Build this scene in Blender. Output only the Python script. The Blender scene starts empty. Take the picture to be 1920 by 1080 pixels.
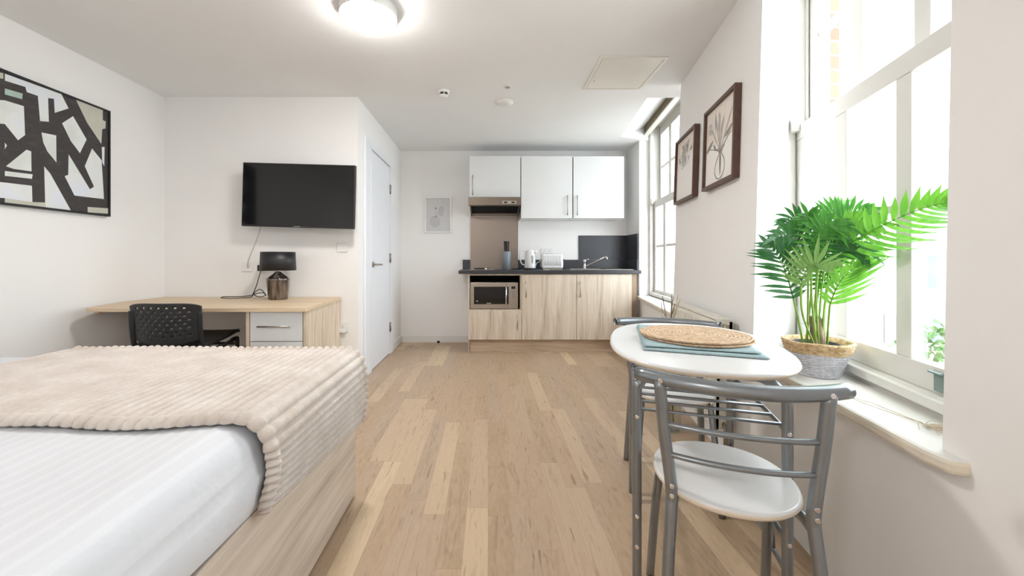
import bpy, bmesh, math, random
from mathutils import Vector, Matrix, noise
random.seed(7)
PI = math.pi
scene = bpy.context.scene
COL = scene.collection

# ------------------------------------------------------------------ camera, sky, exposure
F, CX, CY, H = 750.0, 915.0, 487.0, 1.03        # surveyed focal length, vanishing point and eye height
cam_d = bpy.data.cameras.new('camera')
cam = bpy.data.objects.new('camera', cam_d)
COL.objects.link(cam)
cam.location = (0, 0, H)
cam.rotation_euler = (PI/2, 0, 0)
cam_d.sensor_width = 36
cam_d.lens = F/1920*36
cam_d.shift_x = (960-CX)/1920
cam_d.shift_y = -(540-CY)/1920
cam_d.clip_start = 0.02
scene.camera = cam

world = bpy.data.worlds.new('sky')
scene.world = world
world.use_nodes = True
bg = world.node_tree.nodes['Background']
bg.inputs[0].default_value = (0.86, 0.94, 1.0, 1)
bg.inputs[1].default_value = 3.9

scene.view_settings.view_transform = 'Standard'
scene.view_settings.look = 'None'
scene.view_settings.gamma = 1
scene.view_settings.use_curve_mapping = False
scene.view_settings.exposure = 1.22
LAMP = 50.0                                        # radiance of the ceiling lamp diffusers


def portal(name, loc, w, h, direction):
    d = bpy.data.lights.new(name, 'AREA')
    d.shape = 'RECTANGLE'
    d.size, d.size_y = w, h
    d.cycles.is_portal = True
    o = bpy.data.objects.new(name, d)
    COL.objects.link(o)
    o.location = loc
    o.rotation_euler = Vector(direction).to_track_quat('-Z', 'Y').to_euler()
    return o


portal('daylight_portal', (1.62, 1.44, 1.55), 1.25, 2.0, (-1, .288, 0))
portal('daylight_portal', (2.02, 3.85, 1.60), 1.65, 2.2, (-1, .14, 0))
portal('daylight_portal', (1.22, -.85, 1.50), 1.15, 1.9, (-1, .177, 0))  # portal of the added fill window


def X(px, Y): return (px-CX)/F*Y
def Z(py, Y): return H-(py-CY)/F*Y
def P(px, py, Y): return Vector((X(px, Y), Y, Z(py, Y)))


def srgb(r, g, b):
    def f(c):
        c /= 255
        return c/12.92 if c <= .04045 else ((c+.055)/1.055)**2.4
    return (f(r), f(g), f(b), 1)

# ------------------------------------------------------------------ materials


class NT:
    def __init__(s, name):
        s.m = bpy.data.materials.new(name)
        s.m.use_nodes = True
        s.t = s.m.node_tree
        s.n = s.t.nodes
        s.p = s.n['Principled BSDF']
        s.tc = None

    def node(s, typ, **kw):
        n = s.n.new(typ)
        for k, v in kw.items():
            setattr(n, k, v)
        return n

    def link(s, a, b): s.t.links.new(a, b)

    def coord(s, scale=(1, 1, 1), rot=(0, 0, 0)):
        if s.tc is None:
            s.tc = s.node('ShaderNodeTexCoord')
        mp = s.node('ShaderNodeMapping')
        mp.inputs['Scale'].default_value = scale
        mp.inputs['Rotation'].default_value = rot
        s.link(s.tc.outputs['Object'], mp.inputs['Vector'])
        return mp.outputs[0]

    def noise(s, vec, scale, detail=3, rough=.5, dist=0):
        n = s.node('ShaderNodeTexNoise')
        n.inputs['Scale'].default_value = scale
        n.inputs['Detail'].default_value = detail
        n.inputs['Roughness'].default_value = rough
        n.inputs['Distortion'].default_value = dist
        s.link(vec, n.inputs['Vector'])
        return n.outputs['Fac']

    def ramp(s, fac, stops):
        r = s.node('ShaderNodeValToRGB')
        e = r.color_ramp.elements
        e[0].position, e[0].color = stops[0]
        e[1].position, e[1].color = stops[-1]
        for p, c in stops[1:-1]:
            q = e.new(p)
            q.color = c
        s.link(fac, r.inputs[0])
        return r.outputs[0]

    def mix(s, fac, a, b, mode='MIX'):
        m = s.node('ShaderNodeMixRGB', blend_type=mode)
        for i, v in zip((0, 1, 2), (fac, a, b)):
            if hasattr(v, 'type') and not isinstance(v, (tuple, float)):
                s.link(v, m.inputs[i])
            else:
                m.inputs[i].default_value = v
        return m.outputs[0]

    def math(s, op, a, b=0.0):
        m = s.node('ShaderNodeMath', operation=op)
        for i, v in enumerate((a, b)):
            if isinstance(v, (int, float)):
                m.inputs[i].default_value = v
            else:
                s.link(v, m.inputs[i])
        return m.outputs[0]

    def bump(s, h, strength=.2, dist=.01):
        b = s.node('ShaderNodeBump')
        b.inputs['Strength'].default_value = strength
        b.inputs['Distance'].default_value = dist
        s.link(h, b.inputs['Height'])
        s.link(b.outputs[0], s.p.inputs['Normal'])

    def base(s, c):
        if isinstance(c, tuple):
            s.p.inputs['Base Color'].default_value = c
        else:
            s.link(c, s.p.inputs['Base Color'])


def simple(name, col, rough=.5, metal=0.0, var=.04, nscale=30, bump=0.0, bscale=None, coat=0):
    s = NT(name)
    v = s.coord()
    n = s.noise(v, nscale, 3)
    dark = tuple(c*(1-var) for c in col[:3])+(1,)
    lite = tuple(min(1, c*(1+var)) for c in col[:3])+(1,)
    s.base(s.ramp(n, [(.3, dark), (.7, lite)]))
    s.p.inputs['Roughness'].default_value = rough
    s.p.inputs['Metallic'].default_value = metal
    if coat:
        s.p.inputs['Coat Weight'].default_value = coat
    if bump:
        s.bump(s.noise(v, bscale or nscale, 4), bump, .004)
    return s.m


def wood(name, c1, c2, c3, axis='z', scale=1.0, rough=.45):
    """printed oak grain; axis = grain direction"""
    s = NT(name)
    lo, hi = 1.2*scale, 26*scale
    sc = {'x': (lo, hi, hi), 'y': (hi, lo, hi), 'z': (hi, hi, lo)}[axis]
    lo2, hi2 = .7*scale, 7*scale
    sc2 = {'x': (lo2, hi2, hi2), 'y': (hi2, lo2, hi2), 'z': (hi2, hi2, lo2)}[axis]
    a = s.noise(s.coord(sc), 1.6, 5, .65, .6)
    b = s.noise(s.coord(sc2), 1.1, 3, .55, 1.6)
    col = s.ramp(b, [(.28, c3), (.45, c2), (.62, c1), (.8, c2)])
    g = s.ramp(a, [(.35, (.80, .78, .76, 1)), (.6, (1, 1, 1, 1))])
    s.base(s.mix(.85, col, g, 'MULTIPLY'))
    s.p.inputs['Roughness'].default_value = rough
    s.bump(a, .08, .002)
    return s.m


M = {}
M['wall'] = simple('wall_paint', srgb(242, 240, 238), .85, 0, .012, 2.0, .05, 180)
M['ceil'] = simple('ceiling_paint', srgb(243, 243, 243), .9, 0, .01, 2.0, .04, 160)
M['white_gloss'] = simple('white_gloss_paint', srgb(228, 226, 221), .55, 0, .012, 6)
M['worn'] = simple('worn_cream_paint', srgb(226, 217, 200), .6, 0, .10, 14)
M['white_lam'] = simple('white_laminate', srgb(224, 225, 225), .2, 0, .008, 6, coat=.1)
M['door_white'] = simple('door_paint', srgb(236, 238, 243), .35, 0, .01, 5)
M['white_plastic'] = simple('white_plastic', srgb(235, 234, 232), .35, 0, .01, 20)
M['cream'] = simple('radiator_enamel', srgb(236, 232, 222), .35, 0, .01, 10)
M['black_plastic'] = simple('black_plastic', srgb(28, 28, 30), .42, 0, .08, 60, .1, 400)
M['black_gloss'] = simple('black_gloss', srgb(9, 9, 10), .07, 0, .05, 10)
M['screen'] = simple('tv_screen', srgb(10, 10, 12), .09, 0, .05, 5)
M['steel'] = simple('brushed_steel', srgb(176, 168, 160), .33, 1.0, .05, 40)
M['hood_steel'] = simple('hood_metal', srgb(124, 113, 102), .4, .85, .05, 40)
M['chrome'] = simple('chrome', srgb(225, 225, 228), .08, 1.0, .01, 20)
M['silver'] = simple('silver_tube_paint', srgb(142, 147, 152), .30, .85, .03, 50)
M['rail_blue'] = simple('silver_tube_paint_cool', srgb(132, 140, 150), .30, .85, .03, 50)
M['table_white'] = simple('table_laminate', srgb(226, 226, 226), .28, 0, .01, 8)
M['table_edge'] = simple('table_edge_band', srgb(228, 214, 196), .4, 0, .03, 20)
M['worktop'] = simple('dark_worktop', srgb(50, 51, 56), .35, 0, .35, 260)
M['splash_dark'] = simple('dark_splash_panel', srgb(56, 58, 64), .32, 0, .06, 8)
M['oak'] = wood('pale_oak_kitchen', srgb(224, 211, 194), srgb(214, 199, 180), srgb(186, 166, 145), 'z', 1.0)
M['oak_h'] = wood('pale_oak_plinth', srgb(204, 182, 158), srgb(192, 168, 144), srgb(172, 148, 124), 'x', 1.0)
M['desk_top'] = wood('desk_oak_top', srgb(226, 204, 174), srgb(218, 194, 162), srgb(208, 182, 150), 'x', 1.2)
M['desk_side'] = wood('desk_oak_side', srgb(230, 214, 192), srgb(218, 200, 176), srgb(192, 172, 148), 'z', 1.8)
M['divan'] = wood('divan_wood_print', srgb(224, 211, 196), srgb(212, 197, 182), srgb(182, 165, 150), 'y', 1.1, .55)
M['edge_brown'] = simple('brown_edge_band', srgb(150, 126, 104), .5, 0, .05, 20)
M['frame_brown'] = simple('walnut_frame', srgb(92, 66, 54), .5, 0, .15, 40)
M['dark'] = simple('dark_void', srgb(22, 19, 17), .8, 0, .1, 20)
M['cord_grey'] = simple('grey_cable', srgb(170, 165, 160), .5)
M['rubber'] = simple('black_rubber', srgb(24, 24, 24), .6)
M['grey_enamel'] = simple('blue_grey_enamel', srgb(122, 130, 137), .35, 0, .04, 30)
M['brass'] = simple('dull_metal', srgb(150, 138, 118), .4, .8)
M['paper'] = simple('print_paper', srgb(244, 240, 236), .7, 0, .01, 5)
M['paper_tint'] = simple('print_tint', srgb(234, 224, 214), .7, 0, .02, 5)
M['ink'] = simple('print_ink', srgb(150, 141, 134), .7, 0, .2, 30)
M['ink_light'] = simple('print_ink_pale', srgb(192, 190, 188), .7, 0, .08, 30)
M['grey_print'] = simple('grey_print', srgb(206, 206, 206), .6, 0, .015, 12)
M['grey_print2'] = simple('grey_print_shape', srgb(190, 189, 190), .6, 0, .02, 20)
M['grey_dark'] = simple('dark_print', srgb(60, 58, 58), .6)
M['frame_white'] = simple('white_frame', srgb(232, 230, 229), .4)
M['soil'] = simple('dark_inner_pot', srgb(40, 42, 46), .6, 0, .2, 40)
M['trunk'] = simple('palm_trunk', srgb(128, 106, 88), .8, 0, .3, 30, .6, 50)
M['stemgreen'] = simple('palm_stem', srgb(128, 166, 62), .45, 0, .15, 20)
M['twig'] = simple('dry_twig', srgb(204, 188, 164), .8, 0, .2, 60)
M['twig_dark'] = simple('dry_twig_dark', srgb(104, 92, 68), .8, 0, .2, 60)
M['woodblock'] = simple('honey_wood', srgb(196, 140, 70), .45, 0, .1, 12)
M['blind'] = simple('blind_fabric', srgb(128, 114, 88), .7, 0, .25, 60)
M['ext_white'] = simple('white_render', srgb(225, 225, 225), .8, 0, .04, 2)
M['ext_glass'] = simple('dark_glazing', srgb(112, 118, 124), .15, 0, .15, 1)
M['ext_ground'] = simple('pale_ground', srgb(205, 204, 196), .9, 0, .15, .6)
M['ext_pipe'] = simple('grey_blue_pipe', srgb(120, 130, 142), .5, 0, .05, 6)
M['bushleaf'] = simple('bush_leaf', srgb(90, 128, 80), .6, 0, .3, 5)
M['lift'] = simple('sash_lift_metal', srgb(138, 156, 152), .45, .3, .05, 20)
M['steel_splash'] = simple('steel_splashback', srgb(150, 138, 130), .38, .9, .03, 5)


def leaf_mat(name, c1, c2):
    s = NT(name)
    n = s.noise(s.coord((60, 60, 8)), 1.0, 2)
    s.base(s.ramp(n, [(.3, c1), (.7, c2)]))
    s.p.inputs['Roughness'].default_value = .38
    tr = s.node('ShaderNodeBsdfTranslucent')
    tr.inputs[0].default_value = tuple(min(1, c*1.1) for c in c2[:3])+(1,)
    mx = s.node('ShaderNodeMixShader')
    mx.inputs[0].default_value = .22
    s.link(s.p.outputs[0], mx.inputs[1])
    s.link(tr.outputs[0], mx.inputs[2])
    s.link(mx.outputs[0], s.n['Material Output'].inputs[0])
    return s.m


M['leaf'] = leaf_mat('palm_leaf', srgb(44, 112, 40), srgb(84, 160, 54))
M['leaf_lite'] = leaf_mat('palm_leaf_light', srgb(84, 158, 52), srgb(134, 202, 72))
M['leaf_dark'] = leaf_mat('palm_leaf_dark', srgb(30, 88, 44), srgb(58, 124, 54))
M['leaf_pale'] = leaf_mat('palm_leaf_pale', srgb(104, 150, 76), srgb(140, 180, 98))


def glass_mat(name, tint=(1, 1, 1, 1), fac=.06):
    s = NT(name)
    t = s.node('ShaderNodeBsdfTransparent')
    t.inputs[0].default_value = tint
    g = s.node('ShaderNodeBsdfGlossy')
    g.inputs['Roughness'].default_value = .02
    fr = s.node('ShaderNodeFresnel')
    fr.inputs[0].default_value = 1.35
    mx = s.node('ShaderNodeMixShader')
    f = s.math('MULTIPLY', fr.outputs[0], .35)
    s.link(f, mx.inputs[0])
    s.link(t.outputs[0], mx.inputs[1])
    s.link(g.outputs[0], mx.inputs[2])
    s.link(mx.outputs[0], s.n['Material Output'].inputs[0])
    return s.m


M['glass'] = glass_mat('window_glass', (.97, .98, .98, 1))
M['vase_glass'] = glass_mat('vase_glass', (.93, .95, .94, 1))


def smoke_glass():
    s = NT('smoked_mercury_glass')
    n = s.noise(s.coord((30, 30, 6)), 1.5, 4)
    s.base(s.ramp(n, [(.3, srgb(66, 56, 50)), (.7, srgb(150, 140, 132))]))
    s.p.inputs['Roughness'].default_value = .12
    s.p.inputs['Metallic'].default_value = .75
    return s.m


M['lampglass'] = smoke_glass()


def emit(name, col, strength):
    s = NT(name)
    s.p.inputs['Base Color'].default_value = (.9, .9, .9, 1)
    s.p.inputs['Emission Color'].default_value = col
    s.p.inputs['Emission Strength'].default_value = strength
    return s.m


M['lamp_emit'] = emit('lamp_diffuser', (1.0, .975, .95, 1), LAMP)


def floor_mat():
    s = NT('vinyl_plank_floor')
    v = s.coord()
    sep = s.node('ShaderNodeSeparateXYZ')
    s.link(v, sep.inputs[0])
    w, L = .088, .92
    sx = s.math('DIVIDE', sep.outputs[0], w)
    ix = s.math('FLOOR', sx)
    wn = s.node('ShaderNodeTexWhiteNoise', noise_dimensions='1D')
    s.link(ix, wn.inputs['W'])
    sy = s.math('ADD', s.math('DIVIDE', sep.outputs[1], L), s.math('MULTIPLY', wn.outputs['Value'], 7.3))
    iy = s.math('FLOOR', sy)
    cmb = s.node('ShaderNodeCombineXYZ')
    s.link(ix, cmb.inputs[0])
    s.link(iy, cmb.inputs[1])
    wn2 = s.node('ShaderNodeTexWhiteNoise', noise_dimensions='2D')
    s.link(cmb.outputs[0], wn2.inputs['Vector'])
    plank = s.ramp(wn2.outputs['Value'], [(0, srgb(176, 152, 124)), (.35, srgb(186, 160, 132)), (.62, srgb(180, 158, 136)),
                                          (.70, srgb(194, 170, 144)), (.86, srgb(202, 178, 148)), (1, srgb(216, 194, 160))])
    # grain, shifted per plank
    off = s.node('ShaderNodeVectorMath', operation='ADD')
    sc = s.node('ShaderNodeVectorMath', operation='SCALE')
    s.link(wn2.outputs['Color'], sc.inputs[0])
    sc.inputs['Scale'].default_value = 9
    s.link(v, off.inputs[0])
    s.link(sc.outputs[0], off.inputs[1])
    mp = s.node('ShaderNodeMapping')
    mp.inputs['Scale'].default_value = (30, 2.6, 1)
    s.link(off.outputs[0], mp.inputs[0])
    g1 = s.noise(mp.outputs[0], 1.3, 6, .65, 1.2)
    c = s.mix(.75, plank, s.ramp(g1, [(.25, srgb(188, 174, 162)), (.48, (1, 1, 1, 1)), (.8, srgb(232, 222, 208))]), 'MULTIPLY')
    mp2 = s.node('ShaderNodeMapping')
    mp2.inputs['Scale'].default_value = (9, 3.2, 1)
    s.link(off.outputs[0], mp2.inputs[0])
    g2 = s.noise(mp2.outputs[0], 1.6, 5, .6, 2.5)
    c = s.mix(s.ramp(g2, [(.42, (0, 0, 0, 1)), (.7, (.45, .45, .45, 1))]), c, srgb(196, 172, 148))
    # dark flecks
    mp3 = s.node('ShaderNodeMapping')
    mp3.inputs['Scale'].default_value = (70, 7, 1)
    s.link(off.outputs[0], mp3.inputs[0])
    g3 = s.noise(mp3.outputs[0], 1.0, 2, .5, .3)
    c = s.mix(s.ramp(g3, [(.65, (0, 0, 0, 1)), (.74, (.6, .6, .6, 1))]), c, srgb(126, 92, 62))
    # seams
    fx = s.math('FRACT', sx)
    fy = s.math('FRACT', sy)
    ex = s.math('LESS_THAN', fx, .012)
    ey = s.math('LESS_THAN', fy, .0018)
    seam = s.math('MULTIPLY', s.math('MAXIMUM', ex, ey), .35)
    c = s.mix(seam, c, srgb(120, 96, 74))
    s.base(c)
    s.p.inputs['Roughness'].default_value = .42
    s.bump(g1, .04, .002)
    return s.m


M['floor'] = floor_mat()


def blanket_mat():
    s = NT('ribbed_fleece')
    v = s.coord()
    n = s.noise(v, 9, 4, .6)
    s.base(s.ramp(n, [(.3, srgb(196, 182, 170)), (.7, srgb(216, 206, 197))]))
    s.p.inputs['Roughness'].default_value = .95
    s.p.inputs['Sheen Weight'].default_value = .35
    f = s.noise(v, 260, 3, .7)
    s.bump(f, .6, .004)
    return s.m


M['blanket'] = blanket_mat()


def sheet_mat():
    s = NT('satin_stripe_sheet')
    v = s.coord()
    sep = s.node('ShaderNodeSeparateXYZ')
    s.link(v, sep.inputs[0])
    st = s.math('SINE', s.math('MULTIPLY', sep.outputs[0], 2*PI/.034))
    r = s.ramp(st, [(.35, srgb(212, 213, 217)), (.65, srgb(216, 217, 221))])
    s.base(r)
    s.link(s.ramp(st, [(.3, (.9, .9, .9, 1)), (.7, (.72, .72, .72, 1))]), s.p.inputs['Roughness'])
    s.bump(s.noise(v, 6, 4, .5), .45, .025)
    return s.m


M['sheet'] = sheet_mat()


def brick_mat():
    s = NT('red_brick')
    v = s.coord((1, 1, 1), (PI/2, 0, 0))
    b = s.node('ShaderNodeTexBrick')
    b.inputs['Scale'].default_value = 1
    b.inputs['Brick Width'].default_value = .225
    b.inputs['Row Height'].default_value = .075
    b.inputs['Mortar Size'].default_value = .006
    b.inputs['Color1'].default_value = srgb(176, 110, 92)
    b.inputs['Color2'].default_value = srgb(160, 96, 80)
    b.inputs['Mortar'].default_value = srgb(150, 140, 130)
    s.link(v, b.inputs['Vector'])
    s.base(b.outputs[0])
    s.p.inputs['Roughness'].default_value = .9
    return s.m


M['brick'] = brick_mat()


def rope_mat(name, c1, c2, zs=240):
    s = NT(name)
    v = s.coord()
    n = s.noise(v, 70, 4, .7)
    s.base(s.ramp(n, [(.35, c1), (.65, c2)]))
    s.p.inputs['Roughness'].default_value = .85
    s.bump(s.noise(v, 120, 4), .7, .006)
    return s.m


M['rope'] = rope_mat('grey_white_rope', srgb(196, 198, 208), srgb(230, 230, 236))
M['straw'] = rope_mat('seagrass', srgb(176, 140, 96), srgb(236, 212, 170))


def mat_placemat():
    s = NT('woven_placemat')
    v = s.coord()
    n = s.noise(v, 90, 4, .7)
    s.base(s.ramp(n, [(.33, srgb(178, 142, 110)), (.5, srgb(212, 182, 150)), (.7, srgb(234, 212, 184))]))
    wv = s.node('ShaderNodeTexWave', wave_type='RINGS', rings_direction='Z')
    wv.inputs['Scale'].default_value = 26
    wv.inputs['Distortion'].default_value = 1.2
    s.link(v, wv.inputs['Vector'])
    s.bump(wv.outputs['Fac'], .8, .004)
    s.p.inputs['Roughness'].default_value = .85
    return s.m


M['placemat'] = mat_placemat()
M['napkin'] = simple('sage_blue_linen', srgb(160, 182, 186), .9, 0, .12, 160, .4, 400)


def canvas_mat():
    s = NT('abstract_light_paint')
    v = s.coord()
    n = s.noise(v, 5, 3)
    s.base(s.ramp(n, [(.35, srgb(214, 218, 212)), (.5, srgb(226, 228, 226)), (.65, srgb(222, 226, 234))]))
    s.p.inputs['Roughness'].default_value = .6
    return s.m


M['paint_light'] = canvas_mat()
M['paint_warm'] = simple('warm_grey_paint', srgb(196, 194, 180), .6, 0, .05, 8)
M['paint_mint'] = simple('mint_paint', srgb(168, 192, 178), .6, 0, .08, 12)


def charcoal_mat():
    s = NT('charcoal_paint')
    v = s.coord((1, 2.2, 5), (0.6, 0, 0))
    n = s.noise(v, 6, 5, .65, 1.0)
    s.base(s.ramp(n, [(.5, srgb(58, 53, 53)), (.72, srgb(72, 68, 67)), (.85, srgb(110, 108, 106))]))
    s.p.inputs['Roughness'].default_value = .6
    return s.m


M['charcoal'] = charcoal_mat()

# ------------------------------------------------------------------ mesh builder
ORG = {}      # thing name -> world matrix of its Empty


class MB:
    def __init__(s):
        s.v, s.f, s.mi, s.sm = [], [], [], []

    def add(s, verts, faces, mi=0, smooth=False):
        o = len(s.v)
        s.v += [Vector(p) for p in verts]
        for f in faces:
            s.f.append([i+o for i in f])
            s.mi.append(mi)
            s.sm.append(smooth)
        return s

    def box(s, x0, x1, y0, y1, z0, z1, mi=0, mat=None):
        vs = [Vector((x, y, z)) for z in (z0, z1) for y in (y0, y1) for x in (x0, x1)]
        if mat:
            vs = [mat @ p for p in vs]
        return s.add(vs, [(0, 2, 3, 1), (4, 5, 7, 6), (0, 1, 5, 4), (2, 6, 7, 3), (0, 4, 6, 2), (1, 3, 7, 5)], mi)

    def hexa(s, q, mi=0):          # 8 points ordered like box
        return s.add(q, [(0, 2, 3, 1), (4, 5, 7, 6), (0, 1, 5, 4), (2, 6, 7, 3), (0, 4, 6, 2), (1, 3, 7, 5)], mi)

    def loft(s, rings, mi=0, smooth=False, caps=True, closed=True):
        n = len(rings[0])
        vs = [p for r in rings for p in r]
        fs = []
        for k in range(len(rings)-1):
            for i in range(n if closed else n-1):
                j = (i+1) % n
                fs.append((k*n+i, k*n+j, (k+1)*n+j, (k+1)*n+i))
        o = len(s.v)
        s.add(vs, fs, mi, smooth)
        if caps:
            s.f.append([o+i for i in range(n)][::-1])
            s.mi.append(mi)
            s.sm.append(False)
            s.f.append([o+(len(rings)-1)*n+i for i in range(n)])
            s.mi.append(mi)
            s.sm.append(False)
        return s

    def prism(s, poly, z0, z1, mi=0, poly2=None):
        return s.loft([[Vector((x, y, z0)) for x, y in poly], [Vector((x, y, z1)) for x, y in (poly2 or poly)]], mi)

    def tube(s, pts, r, n=10, mi=0, caps=True, smooth=True, flat=None):
        pts = [Vector(p) for p in pts]
        rr = r if isinstance(r, (list, tuple)) else [r]*len(pts)
        up = None
        rings = []
        for i, p in enumerate(pts):
            a = pts[max(0, i-1)]
            b = pts[min(len(pts)-1, i+1)]
            t = (b-a).normalized()
            if up is None:
                up = Vector((0, 0, 1)) if abs(t.z) < .9 else Vector((0, 1, 0))
            sd = t.cross(up).normalized()
            up = sd.cross(t).normalized()
            fl = flat if flat else (1, 1)
            rings.append([p+sd*math.cos(2*PI*k/n)*rr[i]*fl[0]+up*math.sin(2*PI*k/n)*rr[i]*fl[1] for k in range(n)])
        return s.loft(rings, mi, smooth, caps)

    def lathe(s, prof, c, n=32, mi=0, smooth=True, closed=False):
        c = Vector(c)
        rings = [[c+Vector((r*math.cos(2*PI*k/n), r*math.sin(2*PI*k/n), z)) for k in range(n)] for r, z in prof]
        return s.loft(rings, mi, smooth, caps=not closed)

    def grid(s, fn, nu, nv, mi=0, smooth=True, skip=None):
        vs = [Vector(fn(i/nu, j/nv)) for j in range(nv+1) for i in range(nu+1)]
        fs = []
        for j in range(nv):
            for i in range(nu):
                if skip and skip(i, j):
                    continue
                a = j*(nu+1)+i
                fs.append((a, a+1, a+nu+2, a+nu+1))
        return s.add(vs, fs, mi, smooth)

    def build(s, name, mats, parent=None, bevel=0, solid=0, sub=0, origin=None):
        if not isinstance(mats, (list, tuple)):
            mats = [mats]
        me = bpy.data.meshes.new(name)
        if parent is not None:
            Mw = ORG[parent.name]
        else:
            xs = [p.x for p in s.v]
            ys = [p.y for p in s.v]
            zs = [p.z for p in s.v]
            o = Vector(((min(xs)+max(xs))/2, (min(ys)+max(ys))/2, min(zs))) if origin is None else Vector(origin)
            Mw = Matrix.Translation(o)
        inv = Mw.inverted()
        me.from_pydata([inv @ p for p in s.v], [], s.f)
        for m in mats:
            me.materials.append(M[m] if isinstance(m, str) else m)
        for p, mi, sm in zip(me.polygons, s.mi, s.sm):
            p.material_index = mi
            p.use_smooth = sm
        bm = bmesh.new()
        bm.from_mesh(me)
        bmesh.ops.recalc_face_normals(bm, faces=bm.faces)
        bm.to_mesh(me)
        bm.free()
        me.update()
        ob = bpy.data.objects.new(name, me)
        COL.objects.link(ob)
        ORG[ob.name] = Mw
        if parent is not None:
            ob.parent = parent
        else:
            ob.matrix_world = Mw
        if solid:
            md = ob.modifiers.new('solid', 'SOLIDIFY')
            md.thickness = solid
            md.offset = 0
        if bevel:
            md = ob.modifiers.new('bevel', 'BEVEL')
            md.width = bevel
            md.segments = 2
            md.limit_method = 'ANGLE'
            md.angle_limit = math.radians(40)
        if sub:
            md = ob.modifiers.new('sub', 'SUBSURF')
            md.levels = md.render_levels = sub
        return ob


def thing(name, label, cat, loc, rz=0, group=None):
    o = bpy.data.objects.new(name, None)
    COL.objects.link(o)
    o.empty_display_size = .05
    o.location = loc
    o.rotation_euler = (0, 0, rz)
    ORG[o.name] = Matrix.Translation(Vector(loc)) @ Matrix.Rotation(rz, 4, 'Z')
    return tag(o, label, cat, group)


def tag(o, label, cat, group=None):
    o['label'] = label
    o['category'] = cat
    if group:
        o['group'] = group
    return o


def struct(o, label=None):
    o['kind'] = 'structure'
    if label:
        o['label'] = label
    return o


def dup(root, loc, rz, label, group=None):
    r = root.copy()
    COL.objects.link(r)
    r.location = loc
    r.rotation_euler = (0, 0, rz)
    r['label'] = label
    if group:
        r['group'] = group
    for ch in list(root.children):
        c = ch.copy()
        COL.objects.link(c)
        c.parent = r
        for g in list(ch.children):
            d = g.copy()
            COL.objects.link(d)
            d.parent = c
    return r


def smooth_path(ctrl, n=8):
    """Catmull-Rom through control points"""
    c = [Vector(p) for p in ctrl]
    out = []
    for i in range(len(c)-1):
        p0, p1, p2, p3 = c[max(0, i-1)], c[i], c[i+1], c[min(len(c)-1, i+2)]
        for k in range(n):
            t = k/n
            out.append(.5*((2*p1)+(p2-p0)*t+(2*p0-5*p1+4*p2-p3)*t*t+(3*p1-p0-3*p2+p3)*t**3))
    out.append(c[-1])
    return out


def bar_handle(parent, x, z0, z1, y, vertical=True, x1=None, name='handle'):
    m = MB()
    d = .028
    if vertical:
        m.tube([(x, y-d, z0), (x, y-d, z1)], .005, 8)
        for z in (z0+.02, z1-.02):
            m.tube([(x, y+.002, z), (x, y-d, z)], .004, 6)
    else:
        m.tube([(x, y-d, z0), (x1, y-d, z0)], .006, 8)
        for xx in (x+.03, x1-.03):
            m.tube([(xx, y+.002, z0), (xx, y-d, z0)], .004, 6)
    return m.build(name, 'steel', parent)

# ------------------------------------------------------------------ room shell
CE = 2.39          # ceiling height
XL = -2.706        # left wall
YT = 3.344         # television wall
YB = 5.0           # kitchen wall
XD = -1.09         # door wall
YR = -1.9          # wall behind the camera


def wallx(Y, z):
    t = z/CE
    return (.888+.034*t)+(.168+.017*t)*Y


struct(MB().box(XL-.2, 2.3, YR-.2, YB+.2, -.12, 0).build('floor', 'floor', origin=(0, 0, -.12)), 'pale brown wood plank vinyl floor')

# ceiling with the sloping cut-out above the far window
xo = lambda Y: wallx(Y, CE)+.45
NA, NB = (1.335, 3.36), (1.47, 4.42)
poly = [(XL-.2, YR-.2), (xo(YR), YR-.2), (xo(3.3), NA[1]), NA, NB, (1.75, 4.60), (2.3, 4.6), (2.3, YB+.2), (XL-.2, YB+.2)]
m = MB()
m.prism(poly, CE, CE+.04)
# slope of the cut-out up to the window head, with its two cheeks
HZ = 2.62
a0, a1 = Vector((NA[0], NA[1], CE)), Vector((NB[0], NB[1], CE))
b0, b1 = Vector((1.72, 3.0, HZ)), Vector((1.93, 4.60, HZ))
up = Vector((0, 0, .04))
m.hexa([a0, b0, a1, b1, a0+up, b0+up, a1+up, b1+up])
m.add([a0, b0, b0-Vector((0, 0, .4)), Vector((1.75, 3.36, CE))], [(0, 1, 2, 3)])
m.add([a1, b1, Vector((1.93, 4.60, CE)), Vector((1.75, 4.60, CE))], [(0, 1, 2, 3)])
m.hexa([b0, Vector((2.2, 3.0, HZ)), b1, Vector((2.2, 4.6, HZ)), b0+up, Vector((2.2, 3.0, HZ))+up, b1+up, Vector((2.2, 4.6, HZ))+up])
struct(m.build('ceiling', 'ceil', origin=(0, 0, CE)), 'white painted ceiling')

struct(MB().box(XL-.15, XL, YR, YB+.15, 0, CE+.04).build('wall_left', 'wall'), 'white wall on the left')
struct(MB().box(XL-.15, 1.4, YR-.15, YR, 0, CE+.04).build('wall_front', 'wall'))
struct(MB().box(XL, XD, YT, YB, 0, CE+.04).build('wall_middle', 'wall'), 'partition wall carrying the television')
struct(MB().box(XL-.15, 2.3, YB, YB+.15, 0, CE+.04).build('wall_back', 'wall'), 'kitchen end wall')

# window wall on the right: piers, aprons below the sills
WIN1 = lambda Y: .97+.288*Y       # glass line of the near window
WIN2 = lambda Y: 1.259+.14*Y
W1a, W1b = .93, 1.83              # opening of the near window along the wall
W2a, W2b = 3.10, 4.58


def loftwall(m, pts, z0, z1):
    """pts: ('w',Y) on the leaning inner wall face or (x,Y)"""
    def ring(z): return [Vector((wallx(q[1], z), q[1], z)) if q[0] == 'w' else Vector((q[0], q[1], z)) for q in pts]
    m.loft([ring(z0), ring(z1)])


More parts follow.
